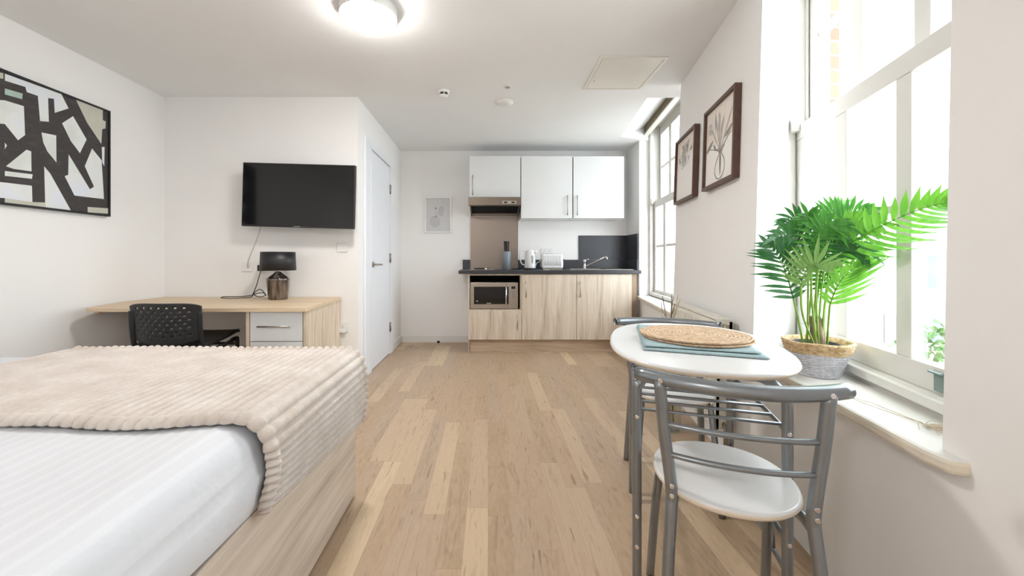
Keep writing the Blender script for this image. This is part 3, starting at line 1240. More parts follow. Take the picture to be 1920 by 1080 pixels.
def hole(i, j):
    if j < 8 or j > 31 or i < 6 or i > 47:
        return False
    return (j % 3 == 0) and ((i+(j//3 % 2)*3) % 6 in (0, 1))


m = MB().grid(back_fn, 54, 34, skip=hole)
m.build('backrest', 'black_plastic', ch, solid=.006)


def seat_fn(u, v):
    s = 2*u-1
    y = 2.36+.40*v
    z = .498+.048*v+.006*s*s-.010*max(0, v-.9)*10
    wdt = .205+.015*math.sin(v*PI)
    return (cxm+s*wdt, y, z)


MB().grid(seat_fn, 20, 20).build('seat', 'black_plastic', ch, solid=.022)
for sx in (-1, 1):
    x = cxm+sx*.215
    m = MB().tube(smooth_path([(x, 2.44, 0), (x+sx*.0, 2.455, .2), (x, 2.455, .455), (x, 2.46, .468)], 4), .013, 12, flat=(1.0, 1.0))
    m.build('leg', 'black_plastic', ch)
    m = MB().tube(smooth_path([(x, 2.76, 0), (x, 2.72, .25), (x-sx*.0, 2.715, .47), (x, 2.705, .500), (x, 2.66, .496)], 5), .013, 12)
    m.build('leg', 'black_plastic', ch)
    m = MB().tube([(x, 2.42, .466), (x, 2.60, .484), (x, 2.715, .500)], .012, 10)
    m.build('side_rail', 'black_plastic', ch)
    xb = cxm+sx*.205
    m = MB().tube(smooth_path([(x, 2.45, .462), (xb, 2.405, .50), (xb, 2.385, .60), (xb-sx*.0, 2.378, .725)], 5), .014, 10, flat=(1.1, .5))
    m.build('back_post', 'black_plastic', ch)
m = MB().tube([(cxm-.215, 2.46, .455), (cxm+.215, 2.46, .455)], .010, 8)
m.tube([(cxm-.215, 2.68, .47), (cxm+.215, 2.68, .47)], .010, 8)
m.build('cross_bar', 'black_plastic', ch)

# ------------------------------------------------------------------ kitchen
WT = .914                      # worktop top
# base cabinets
xs = [X(877.5, 4.42), X(978, 4.42), X(1081, 4.42), X(1185, 4.42)]
yfc, ybk = 4.44, YB-.004


def carcass(t, x0, x1, z0=.14, z1=.872, open_box=False):
    m = MB()
    th = .016
    m.box(x0, x0+th, yfc, ybk, z0, z1)
    m.box(x1-th, x1, yfc, ybk, z0, z1)
    m.box(x0+th, x1-th, yfc, ybk, z0, z0+th)
    m.box(x0+th, x1-th, yfc, ybk, z1-th, z1)
    m.box(x0+th, x1-th, ybk-.012, ybk, z0+th, z1-th)
    return m


t = thing('base_cabinet', 'oak base unit holding the microwave above a low door', 'cabinet', ((xs[0]+xs[1])/2, 4.7, 0), group=None)
m = carcass(t, xs[0], xs[1])
zn = .470
m.box(xs[0]+.016, xs[1]-.016, yfc, ybk-.012, zn-.008, zn+.008)
m.build('carcass', 'oak', t)
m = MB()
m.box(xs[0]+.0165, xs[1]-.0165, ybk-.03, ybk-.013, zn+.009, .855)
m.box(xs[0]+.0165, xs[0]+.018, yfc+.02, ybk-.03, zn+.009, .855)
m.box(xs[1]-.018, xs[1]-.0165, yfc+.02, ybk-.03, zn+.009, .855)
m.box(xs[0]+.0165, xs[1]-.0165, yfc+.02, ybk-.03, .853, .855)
m.build('niche_shade', 'dark', t)  # dark sheets over the oak stand in for shade inside the niche
d = MB().box(xs[0]+.002, xs[1]-.002, yfc-.019, yfc-.001, .146, Z(583, 4.42)).build('door', 'oak', t, bevel=.0015)
bar_handle(d, X(970, 4.4), .26, .42, yfc-.019)
bc = []
for k, lab in ((1, 'middle oak base unit with a tall door below the kettle and toaster'), (2, 'oak base unit below the sink')):
    t = thing('base_cabinet', lab, 'cabinet', ((xs[k]+xs[k+1])/2, 4.7, 0))
    carcass(t, xs[k], xs[k+1]).build('carcass', 'oak', t)
    d = MB().box(xs[k]+.002, xs[k+1]-.002, yfc-.019, yfc-.001, .146, .866).build('door', 'oak', t, bevel=.0015)
    bar_handle(d, X(986 if k == 1 else 1088, 4.4), Z(558, 4.4), Z(527, 4.4), yfc-.019)
m = MB().box(xs[0]+.018, 1.63, 4.465, 4.483, 0, .138)
m.box(xs[0], xs[0]+.016, 4.425, 4.55, 0, .139)
tag(m.build('kitchen_plinth', 'oak_h', bevel=.001), 'long brown plinth under the kitchen base units', 'plinth')
m = MB().box(xs[3]+.003, 1.66, 4.47, 4.488, 0, .872)
tag(m.build('filler_panel', 'edge_brown'), 'narrow brown filler panel between the sink unit and the wall', 'panel')

m = MB().box(X(859.6, 4.4), 1.69, 4.40, ybk, WT-.040, WT)
wt = thing('worktop', 'dark grey speckled kitchen worktop with matching upstand', 'worktop', (.68, 4.7, .87))
m.build('counter', 'worktop', wt, bevel=.006)
m = MB().box(X(867.8, YB), -.222, YB-.022, ybk, WT+.001, 1.03)
m.box(.378, 1.728, YB-.022, ybk, WT+.001, 1.03)
m.box(1.708, 1.728, 4.585, YB-.024, WT+.001, 1.03)
m.build('upstand', 'splash_dark', wt, bevel=.001)
m = MB().box(X(1084.6, YB), 1.728, YB-.012, ybk, 1.032, 1.332)
m.box(1.716, 1.728, 4.60, YB-.013, 1.032, 1.332)
tag(m.build('splash_panel', 'splash_dark'), 'dark grey splash panel in the corner behind the sink', 'splashback')
m = MB().box(-.218, .374, YB-.010, ybk, WT+.001, 1.569)
tag(m.build('steel_splashback', 'steel_splash'), 'brushed steel splashback between hob and hood', 'splashback')

# wall cabinets
yw = 4.66
wx = [(X(880, 4.64), X(976, 4.64)), (X(977, 4.64), X(1073.5, 4.64)), (X(1075, 4.64), X(1170.5, 4.64))]
wz = [(1.748, 2.234), (1.513, 2.232), (1.513, 2.230)]
labs = ['short white wall cabinet above the cooker hood', 'middle white wall cabinet with its handle at the right', 'white wall cabinet at the right end by the window']
hp = [(886, Z(366, 4.62), Z(328, 4.62)), (1064, Z(404, 4.62), Z(366, 4.62)), (1082.5, Z(404, 4.62), Z(366, 4.62))]
for (a, b_), (z0, z1), lab, (hx, hz0, hz1) in zip(wx, wz, labs, hp):
    t = thing('wall_cabinet', lab, 'cabinet', ((a+b_)/2, 4.8, z0))
    MB().box(a+.001, b_-.001, yw+.001, ybk, z0, z1).build('carcass', 'white_lam', t)
    d = MB().box(a+.0015, b_-.0015, yw-.019, yw-.001, z0, z1).build('door', 'white_lam', t, bevel=.0015)
    bar_handle(d, X(hx, 4.62), hz0, hz1, yw-.019)

# hood
t = thing('cooker_hood', 'brown metal visor cooker hood under the short wall cabinet', 'hood', (.08, 4.75, 1.58))
hx0, hx1 = X(878.5, 4.56), X(977.5, 4.56)
q = [(hx0, 4.56), (hx1, 4.56), (hx1, 4.62), (hx0, 4.62)]
m = MB().box(hx0, hx1, 4.555, 4.64, Z(385, 4.56), 1.745)
m.build('visor', 'hood_steel', t, bevel=.003)
m = MB()
zs = [(4.64, 1.655), (4.64, 1.745), (ybk, 1.745), (ybk, 1.57), (4.90, 1.57)]
xa, xb = hx0+.012, hx1-.012
for x0_, x1_ in ((xa, xa+.012), (xb-.012, xb)):
    m.loft([[Vector((x0_, y, z)) for y, z in zs], [Vector((x1_, y, z)) for y, z in zs]])
m.box(xa+.013, xb-.013, 4.64, 4.66, 1.70, 1.745)
m.box(xa+.013, xb-.013, 4.90, ybk, 1.58, 1.745)
m.build('body', 'hood_steel', t)
m = MB()
m.add([(xa+.014, 4.66, 1.70), (xb-.014, 4.66, 1.70), (xb-.014, 4.90, 1.60), (xa+.014, 4.90, 1.60)], [(0, 1, 2, 3)])
m.build('filter', 'dark', t, solid=.006)
m = MB().box(X(942, 4.55), X(968, 4.55), 4.548, 4.554, Z(382, 4.55), Z(376.5, 4.55))
m.build('control_panel', 'steel', t)
for px in (945, 959):
    MB().box(X(px, 4.55), X(px+6, 4.55), 4.544, 4.547, Z(381, 4.55), Z(378, 4.55)).build('switch', 'black_plastic', t)

# microwave
t = thing('microwave', 'silver microwave oven with black window in the oak niche', 'microwave', (.07, 4.6, zn+.008))
mx0, mx1 = X(882, 4.46), X(971.5, 4.46)
mz0, mz1 = zn+.012, Z(529.5, 4.46)
MB().box(mx0, mx1, 4.462, 4.80, mz0, mz1).build('casing', 'steel', t, bevel=.004)
pxw = lambda c: X(860+c/9, 4.455)
pzw = lambda c: Z(480+c/9, 4.455)
MB().box(pxw(196), pxw(845), 4.452, 4.461, mz0+.004, mz1-.004).build('door', 'steel', t, bevel=.002)
MB().box(pxw(258), pxw(842), 4.449, 4.4515, pzw(812), pzw(518)).build('door_window', 'black_gloss', t)
m = MB().tube([(pxw(800), 4.425, pzw(870)), (pxw(800), 4.425, pzw(470))], .008, 10)
for z in (pzw(850), pzw(490)):
    m.tube([(pxw(800), 4.425, z), (pxw(800), 4.45, z)], .005, 6)
m.build('door_handle', 'chrome', t)
m = MB().box(pxw(890), pxw(955), 4.458, 4.4615, pzw(555), pzw(515))
m.build('display', 'black_gloss', t)
m = MB()
for k in range(5):
    for j in range(3):
        m.box(pxw(905+j*18), pxw(915+j*18), 4.4585, 4.4615, pzw(590+k*28+8), pzw(590+k*28))
m.build('buttons', 'hood_steel', t)
m = MB().tube([(pxw(922), 4.462, pzw(795)), (pxw(922), 4.452, pzw(795))], .014, 20)
m.build('dial', 'steel', t)
m = MB()
for k in range(7):
    m.box(pxw(472+k*11), pxw(479+k*11), 4.447, 4.449, pzw(800), pzw(791))
m.build('maker_badge', 'frame_white', t)
m = MB().lathe([(.008, 0), (.001, .001)], (0, 0, 0), 14)
m.v = [Vector((pxw(310)+p.x*1.3, 4.4485-p.z, pzw(762)+p.y*.8)) for p in m.v]
m.build('sticker', 'frame_white', t)

# hob
t = thing('hob', 'small steel hob with black ring at the left of the worktop', 'hob', (X(903, 4.65), 4.68, WT+.001))
MB().box(X(880, 4.5), X(926, 4.5), 4.48, 4.93, WT+.001, WT+.007).build('tray', 'steel', t, bevel=.003)
for yy in (4.60, 4.80):
    m = MB().lathe([(.085, .007), (.085, .016), (.03, .018), (.003, .018)], (X(902, 4.6), yy, WT), 28)
    m.build('hot_plate', 'rubber', t)
MB().lathe([(.016, .007), (.014, .022), (.002, .023)], (X(911, 4.5), 4.51, WT), 16).build('knob', 'white_plastic', t)

# knife block
kx, ky = X(949.5, 4.62), 4.62
t = thing('knife_block', 'round blue grey knife holder standing against the steel splashback', 'knife block', (kx, ky, WT))
MB().lathe([(.045, .001), (.050, .004), (.050, .205), (.046, .212), (.003, .212)], (kx, ky, WT), 32).build('holder', 'grey_enamel', t)
for k, (dx, dy, lab) in enumerate(((-.018, -.012, 'knife with black handle at the left of the round holder'), (.0, .012, 'knife with black handle in the middle of the round holder'), (.020, -.010, 'knife with black handle at the right of the round holder'))):
    kt = thing('kitchen_knife', lab, 'knife', (kx+dx, ky+dy, WT+.213), group='knives in the round holder')
    z = WT+.214
    hm = MB().tube([(kx+dx, ky+dy, z), (kx+dx, ky+dy, z+.03), (kx+dx*1.15, ky+dy, z+.115)], [.0075, .0085, .010], 10)
    hm.build('grip', 'rubber', kt)
    MB().tube([(kx+dx*1.15, ky+dy, z+.115), (kx+dx*1.15, ky+dy, z+.121)], .010, 10).build('end_cap', 'steel', kt)

# kettle
kx, ky = X(994, 4.62), 4.62
t = thing('kettle', 'glossy white electric kettle on the worktop', 'kettle', (kx, ky, WT))
MB().lathe([(.068, .001), (.072, .006), (.070, .018), (.003, .019)], (kx, ky, WT), 36).build('power_base', 'black_plastic', t)
MB().lathe([(.064, .020), (.066, .026), (.063, .10), (.056, .19), (.052, .215), (.044, .226), (.015, .232), (.002, .233)], (kx, ky, WT), 40).build('body', 'white_lam', t)
m = MB().tube(smooth_path([(kx-.048, ky-.01, WT+.215), (kx-.095, ky-.015, WT+.212), (kx-.118, ky-.018, WT+.180), (kx-.112, ky-.016, WT+.10), (kx-.09, ky-.01, WT+.062), (kx-.058, ky-.01, WT+.055)], 6), .010, 10, flat=(1.1, .8))
m.build('handle', 'white_lam', t)
m = MB().box(kx+.012, kx+.030, ky-.0655, ky-.058, WT+.075, WT+.165)
m.build('water_gauge', 'cord_grey', t, bevel=.003)
m = MB().tube([(kx+.045, ky-.02, WT+.195), (kx+.072, ky-.03, WT+.218)], [.018, .008], 12)
m.build('spout', 'white_lam', t)

# toaster
t = thing('toaster', 'white ribbed two slice toaster right of the kettle', 'toaster', (X(1036, 4.6), 4.62, WT))
tx0, tx1 = X(1016.5, 4.56), X(1056.5, 4.56)
tz1 = Z(476, 4.56)
m = MB().box(tx0, tx1, 4.56, 4.73, WT+.016, tz1)
m.build('body', 'white_lam', t, bevel=.018)
m = MB()
n = 13
for k in range(n):
    x = tx0+.034+(tx1-tx0-.068)*k/(n-1)
    m.tube([(x, 4.560, WT+.05), (x, 4.560, tz1-.028)], .0045, 6)
m.build('ribs', 'white_lam', t)
MB().box(tx0+.01, tx1-.01, 4.565, 4.725, WT+.001, WT+.016).build('foot', 'steel', t)
m = MB().box(tx0+.03, tx1-.03, 4.60, 4.625, tz1-.002, tz1+.0008)
m.box(tx0+.03, tx1-.03, 4.66, 4.685, tz1-.002, tz1+.0008)
m.build('slots', 'dark', t)
m = MB().box(tx1-.002, tx1+.020, 4.625, 4.655, tz1-.070, tz1-.058)
m.build('lever', 'rubber', t, bevel=.002)
m = MB().tube([(tx1-.002, 4.63, WT+.065), (tx1+.010, 4.63, WT+.065)], .012, 14)
m.build('dial', 'steel', t)
m = MB()
for k in range(6):
    m.box((tx0+tx1)/2-.018+k*.006, (tx0+tx1)/2-.0145+k*.006, 4.5588, 4.5602, WT+.031, WT+.036)
m.build('maker_badge', 'cord_grey', t)
socket(1014, 1036, 466, 475, YB, 'white double socket on the wall behind the toaster', 'socket')
m = MB().tube(smooth_path([(X(1003, 4.9), 4.88, WT+.01), (X(1006, 4.9), 4.90, WT+.07), (X(1013, 4.9), 4.93, WT+.10), (X(1019, 4.95), 4.96, WT+.17), (X(1021, 5), YB-.013, 1.115)], 6), .003, 6)
tag(m.build('kettle_cable', 'white_plastic'), 'white cable from the kettle up to the socket behind the toaster', 'cable')
m = MB().tube(smooth_path([(X(960, 4.7), 4.72, WT+.006), (X(966, 4.7), 4.66, WT+.010), (X(975, 4.7), 4.60, WT+.008), (X(972, 4.6), 4.72, WT+.012), (X(981, 4.75), 4.76, WT+.010), (X(990, 4.8), 4.80, WT+.006)], 6), .005, 6)
tag(m.build('black_cable', 'rubber'), 'loose black cable on the worktop left of the kettle', 'cable')
m = MB().box(X(1020, 4.44), X(1030, 4.44), 4.43, 4.47, WT+.0005, WT+.004)
tag(m.build('paper_note', 'frame_white'), 'small white card lying on the worktop in front of the toaster', 'card')

# sink and tap
t = thing('sink', 'stainless steel inset sink with drainer at the right of the worktop', 'sink', (1.35, 4.68, WT+.001))
sx0, sx1 = X(1068, 4.55), X(1183, 4.55)
m = MB()
e = .035
bx0, bx1, by0, by1 = sx0+.05, sx0+.42, 4.53, 4.80
m.box(sx0, sx1, 4.47, by0, WT+.001, WT+.008)
m.box(sx0, sx1, by1, 4.93, WT+.001, WT+.008)
m.box(sx0, bx0, by0, by1, WT+.001, WT+.008)
m.box(bx1, sx1, by0, by1, WT+.001, WT+.008)
m.build('rim', 'steel', t, bevel=.002)
m = MB().box(bx0, bx1, by0, by1, WT+.001, WT+.0025)
m.build('bowl', 'hood_steel', t)
m = MB()
for k in range(7):
    m.box(bx1+.03+.02*k, bx1+.038+.02*k, 4.55, 4.80, WT+.008, WT+.011)
m.build('drainer_ribs', 'steel', t)
tx, ty = X(1096, 4.82), 4.82
t = thing('mixer_tap', 'chrome mixer tap with a long angled spout', 'tap', (tx, ty, WT+.008))
m = MB().lathe([(.024, .0085), (.024, .014), (.017, .020), (.017, .085), (.020, .090), (.022, .105), (.012, .115), (.002, .116)], (tx, ty, WT), 24)
m.build('body', 'chrome', t)
m = MB().tube(smooth_path([(tx+.005, ty-.01, WT+.035), (tx+.10, ty-.06, WT+.085), (tx+.20, ty-.10, WT+.140), (tx+.225, ty-.11, WT+.147), (tx+.236, ty-.115, WT+.138), (tx+.238, ty-.116, WT+.122)], 5), .0085, 10)
m.build('spout', 'chrome', t)
m = MB().tube([(tx, ty, WT+.112), (tx+.045, ty-.03, WT+.122)], [.010, .006], 10)
m.build('lever', 'chrome', t)
gx, gy = X(1173, 4.85), 4.86
t = MB().lathe([(.022, .0085), (.024, .010), (.004, .014), (.004, .030), (.024, .034), (.030, .075)], (gx, gy, WT), 24, closed=True).build('drinking_glass', 'vase_glass', solid=.002)
tag(t, 'small clear glass in the dark corner behind the sink', 'glass')

# small print on the kitchen wall
t = thing('framed_print', 'small white framed print of a pale grey vase left of the cabinets', 'picture', (X(822, YB), YB, Z(437, YB)))
x0, x1, z0, z1 = X(796.5, YB), X(847, YB), Z(437, YB), Z(369, YB)
m = MB()
e = .022
m.box(x0, x1, YB-.02, YB-.001, z0, z0+e)
m.box(x0, x1, YB-.02, YB-.001, z1-e, z1)
m.box(x0, x0+e, YB-.02, YB-.001, z0+e, z1-e)
m.box(x1-e, x1, YB-.02, YB-.001, z0+e, z1-e)
m.build('frame', 'frame_white', t, bevel=.002)
m = MB().box(x0+e, x1-e, YB-.010, YB-.002, z0+e, z1-e)
pc = lambda a, b_: Vector((X(740+a/4, YB), YB-.0104, Z(240+b_/4, YB)))
bl_ = [pc(303+38*math.cos(a), 705+42*math.sin(a)) for a in [k*2*PI/24 for k in range(24)]]
m.add(bl_, [tuple(range(24))], 1)
m.add([pc(304, 670), pc(310, 620), pc(314, 620), pc(318, 670)], [(0, 1, 2, 3)], 1)
q = [pc(350+26*math.cos(a)*(.8)+10*math.sin(a), 625+34*math.sin(a)-20*math.cos(a)) for a in [k*2*PI/16 for k in range(16)]]
m.add(q, [tuple(range(16))], 1)
m.add([pc(305, 598), pc(312, 598), pc(314, 608), pc(307, 610)], [(0, 1, 2, 3)], 2)
m.build('print', ['grey_print', 'grey_print2', 'grey_dark'], t)

# ------------------------------------------------------------------ pictures on the window wall
def wallY(px, z, off=0):
    k = (px-CX)/F
    t_ = z/CE
    return (.888+.034*t_-off)/(k-(.168+.017*t_))


def frame_on_wall(pxa, pxb, label, style):
    z0, z1 = (1.447, 1.925)
    Ya, Yb = wallY(pxa, 1.69, .02), wallY(pxb, 1.69, .02)
    t = thing('framed_print', label, 'picture', (wallx((Ya+Yb)/2, z0), (Ya+Yb)/2, z0))

    def Q(u, z, off): # u 0 near .. 1 far
        Y = Yb+(Ya-Yb)*u
        zz = z0+(z1-z0)*z
        return Vector((wallx(Y, zz)-off, Y, zz))

    def qbox(m, u0, u1, v0, v1, o0, o1, mi=0):
        m.hexa([Q(u, v, o) for v in (v0, v1) for u in (u0, u1) for o in (o0, o1)], mi)
    m = MB()
    e = .04
    qbox(m, 0, 1, 0, e, .001, .035)
    qbox(m, 0, 1, 1-e, 1, .001, .035)
    qbox(m, 0, e, e, 1-e, .001, .035)
    qbox(m, 1-e, 1, e, 1-e, .001, .035)
    m.build('frame', 'frame_brown', t)
    m = MB()
    qbox(m, e, 1-e, e, 1-e, .002, .018)
    qbox(m, e, 1-e, .52, 1-e, .018, .0184, 1) if style else None
    qbox(m, e, 1-e, .70, 1-e, .018, .0184, 1) if not style else None
    L = lambda pts: [Q(1-u, v, .020) for u, v in pts]      # u from the left edge as seen
    ink = 2
    r = random.Random(5+style)

    def leafshape(a, b_, w_, mi):
        a, b_ = Vector(a), Vector(b_)
        d_ = (b_-a)
        n_ = Vector((-d_.y, d_.x)).normalized()*w_
        pts = [a, a+d_*.3+n_, a+d_*.7+n_*.9, b_, a+d_*.7-n_*.9, a+d_*.3-n_]
        m.add(L([(p.x, p.y) for p in pts]), [tuple(range(6))], mi)

    def line(pts, w_, mi):
        sp = smooth_path([Vector((p[0], p[1], 0)) for p in pts], 8)
        for i in range(len(sp)-1):
            d_ = sp[i+1]-sp[i]
            n_ = Vector((-d_.y, d_.x, 0)).normalized()*w_
            m.add(L([(q_.x, q_.y) for q_ in (sp[i]+n_, sp[i+1]+n_, sp[i+1]-n_, sp[i]-n_)]), [(0, 1, 2, 3)], mi)
    if style:
        # vase outline with flowers
        line([(.50, .36), (.40, .28), (.36, .18), (.44, .09), (.56, .08), (.66, .15), (.66, .27), (.57, .36)], .006, ink)
        line([(.50, .36), (.47, .42), (.43, .45)], .006, ink)
        line([(.57, .36), (.61, .42), (.66, .43)], .006, ink)
        for e_ in [(.22, .72), (.36, .82), (.46, .86), (.58, .74), (.86, .80), (.15, .50), (.82, .54), (.36, .45)]:
            line([(.54, .12), (.53, .36), ((e_[0]+.53)/2, (e_[1]+.36)/2+.02), e_], .005, ink)
        leafshape((.02, .46), (.30, .58), .025, 2)
        leafshape((.66, .52), (.90, .62), .022, 2)
        leafshape((.44, .62), (.50, .84), .03, 3)
        leafshape((.52, .60), (.62, .78), .028, 3)
        leafshape((.36, .66), (.34, .90), .02, 3)
        leafshape((.10, .74), (.28, .68), .04, 3)
        leafshape((.12, .80), (.24, .76), .035, 3)
        leafshape((.30, .52), (.38, .44), .02, 2)
    else:
        for k in range(9):
            a = r.uniform(.2, .75)
            b_ = r.uniform(.55, .78)
            leafshape((a, b_), (a+r.uniform(-.12, .12), b_+r.uniform(.05, .13)), .022, 3 if k % 2 else 2)
        for k in range(8):
            a, b_ = r.uniform(.3, .6), r.uniform(.55, .72)
            line([(a-.1, b_), (a, b_+.05), (a+.1, b_), (a, b_-.05), (a-.08, b_-.01)], .005, 3)
        for k in range(5):
            line([(.3+.07*k, .72), (.35+.05*k, .80), (.28+.1*k, .88)], .007, 2)
    m.build('print', ['paper', 'paper_tint', 'ink', 'ink_light'], t)
    return t


frame_on_wall(1322, 1381.5, 'brown framed botanical print of a vase, the larger in view, beside the near window', 1)
frame_on_wall(1268, 1304.5, 'brown framed pale botanical print hanging next to the far window', 0)

# ------------------------------------------------------------------ radiator
rd = thing('radiator', 'cream panel radiator below the two framed prints', 'radiator', (1.30, 2.5, .1))


def RW(Y, z, off): return Vector((wallx(Y, z)-off, Y, z))


def rbox(m, Y0, Y1, z0, z1, o0, o1, mi=0):
    m.hexa([RW(Y, z, o) for z in (z0, z1) for Y in (Y0, Y1) for o in (o0, o1)], mi)


rY0, rY1 = 1.98, 2.80
m = MB()
rbox(m, rY0, rY1, .19, .722, .030, .045)
rbox(m, rY0, rY1, .19, .722, .085, .100)
for k in range(24):
    y = rY0+.03+(rY1-rY0-.06)*k/23
    rbox(m, y-.008, y+.008, .22, .70, .100, .106)
m.build('panel', 'cream', rd)
m = MB()
rbox(m, rY0, rY0+.012, .19, .735, .028, .104)
rbox(m, rY1-.012, rY1, .19, .735, .028, .104)
for k in range(4):
    rbox(m, rY0+.012, rY1-.012, .7265, .734, .030+.02*k, .041+.02*k)
for k in range(30):
    y = rY0+.03+(rY1-rY0-.06)*k/29
    rbox(m, y-.005, y+.005, .7265, .7335, .030, .102)
m.build('grille', 'cream', rd)
m = MB()
rbox(m, rY0+.013, rY1-.013, .700, .708, .046, .084)
m.build('slot_shade', 'dark', rd)  # dark strip below the grille, stands in for shade in its slots
m = MB()
m.tube([RW(1.955, .01, .06), RW(1.955, .20, .06), RW(1.985, .22, .06)], .009, 8)
m.tube([RW(2.825, .01, .06), RW(2.825, .18, .06), RW(2.80, .20, .06)], .009, 8)
m.build('pipe', 'brass', rd)
m = MB().tube([RW(1.96, .64, .07), RW(1.96, .71, .07)], .014, 10)
m.tube([RW(1.985, .68, .07), RW(1.96, .68, .07)], .008, 8)
m.build('bleed_valve', 'brass', rd)

# ------------------------------------------------------------------ bistro table and chairs
ANG = -math.radians(18.5)
tc = Vector((.722, 1.424, 0))
TT = .740
tb = thing('bistro_table', 'white oval bistro table on silver tubular frame by the window', 'table', tc, ANG)
TM = ORG[tb.name]


def TL(x, y, z): return TM @ Vector((x, y, z))


def superell(a, b_, n, N=72):
    out = []
    for k in range(N):
        t_ = 2*PI*k/N
        c_, s_ = math.cos(t_), math.sin(t_)
        out.append((a*abs(c_)**(2/n)*(1 if c_ >= 0 else -1), b_*abs(s_)**(2/n)*(1 if s_ >= 0 else -1)))
    return out


def slab(a, b_, n, z0, z1, parent, name, T, mats, r=.006):
    m = MB()
    rings = []
    for da, z in ((-r*1.2, z0), (-.001, z0+r), (0, (z0+z1)/2), (-.001, z1-r), (-r*.5, z1-r*.25), (-r*1.2, z1)):
        rings.append([T(x, y, z) for x, y in superell(a+da, b_+da, n)])
    o = len(m.v)
    m.loft(rings[:4], 1, True, caps=False)
    m.loft(rings[3:], 0, True, caps=False)
    N = len(rings[0])
    m.add(rings[0], [tuple(range(N))[::-1]], 1)
    m.add(rings[-1], [tuple(range(N))], 0)
    return m.build(name, mats, parent)


slab(.274, .418, 2.55, TT-.017, TT, tb, 'tabletop', TL, ['table_white', 'table_edge'])
lx_, ly_ = .190, .302
for sy in (-1, 1):
    # each end is one bent tube: two legs and the arch below the top
    z1 = TT-.031
    for sx in (-1, 1):
        m = MB()
        m.tube(smooth_path([TL(sx*lx_, sy*ly_, 0.0), TL(sx*lx_, sy*ly_, .3), TL(sx*lx_, sy*ly_, z1-.085), TL(sx*(lx_-.007), sy*ly_, z1-.052), TL(sx*(lx_-.028), sy*ly_, z1-.022), TL(sx*(lx_-.060), sy*ly_, z1-.003), TL(sx*(lx_-.10), sy*ly_, z1), TL(0, sy*ly_, z1+.001)], 8), .0135, 14)
        m.build('leg', 'silver', tb)
# side rails and ladders
for sx in (-1, 1):
    m = MB()
    m.tube([TL(sx*lx_, -ly_, .565), TL(sx*lx_, ly_, .565)], .0065, 8)
    m.build('shelf_rail', 'silver', tb)
    m = MB()
    for z in (.27, .18):
        m.tube([TL(sx*lx_, -ly_, z), TL(sx*lx_, ly_, z)], .007, 8)
    for k in range(5):
        y = -ly_+2*ly_*(k+1)/6
        m.tube([TL(sx*lx_, y, .18), TL(sx*lx_, y, .27)], .0035, 6)
    m.build('side_ladder', 'silver', tb)
for k in range(8):
    y = -ly_+.05+.075*k
    m = MB().tube([TL(-lx_, y, .568), TL(lx_, y, .568)], .0052, 8)
    m.build('shelf_wire', 'silver', tb)
for sx in (-1, 1):
    for sy in (-1, 1):
        for z in (.565, .27, .18):
            m = MB().tube([TL(sx*lx_, sy*(ly_+.011), z), TL(sx*lx_, sy*(ly_+.018), z)], [.0062, .005], 10)
            m.build('screw', 'chrome', tb)

# chairs
CC = Vector((.609, .970, 0))
bcN = thing('bistro_chair', 'near silver tubular bistro chair with white seat, seen from behind', 'chair', CC, ANG)
CM = ORG[bcN.name]


def CL(x, y, z): return CM @ Vector((x, y, z))


SZ = .452
slab(.172, .188, 2.15, SZ-.020, SZ, bcN, 'seat', lambda x, y, z: CL(x-.012, y+.127, z), ['table_white', 'table_edge'])
m = MB()
m.tube([CL(x, -.05+.085*(x/.228)**2, .725) for x in [-.228+.456*k/24 for k in range(25)]], .0172, 16, caps=False)
m.build('top_rail', 'silver', bcN, solid=.002)
for z, b_ in ((.612, .030), (.536, .030)):
    hwid = .155+.023*(z-.44)/.27
    m = MB().tube([CL(x, -b_+b_*(x/hwid)**2, z) for x in [-hwid+2*hwid*k/16 for k in range(17)]], .0072, 10)
    m.build('back_slat', 'silver', bcN)
for sx in (-1, 1):
    m = MB().tube(smooth_path([CL(sx*.150, 0, .405), CL(sx*.151, 0, .46), CL(sx*.168, 0, .60), CL(sx*.178, -.004, .722)], 5), .0148, 14)
    m.build('back_post', 'silver', bcN)
    m = MB().tube(smooth_path([CL(sx*.151, .001, .425), CL(sx*.151, -.004, .40), CL(sx*.162, -.030, .24), CL(sx*.175, -.075, 0)], 6), .0142, 14)
    m.build('rear_leg', 'silver', bcN)
    m = MB().tube(smooth_path([CL(sx*.160-.022, .296, 0), CL(sx*.150-.024, .235, .22), CL(sx*.138-.026, .185, .385), CL(sx*.132-.024, .160, .411), CL(sx*.132-.010, .10, .415), CL(sx*.142, .03, .414), CL(sx*.151, 0.0, .402)], 6), .0125, 14)
    m.build('front_leg', 'silver', bcN)
for sx in (-1, 1):
    for z in (.462, .438):
        MB().tube([CL(sx*.151, -.012, z), CL(sx*.151, -.0195, z)], [.0062, .0050], 12).build('screw', 'chrome', bcN)
    MB().tube([CL(sx*.178, -.012, .725), CL(sx*.178, -.024, .725)], .0055, 12).build('screw', 'chrome', bcN)
dup(bcN, (.855, 1.935, 0), ANG+PI, 'far silver tubular bistro chair facing the viewpoint behind the white table')

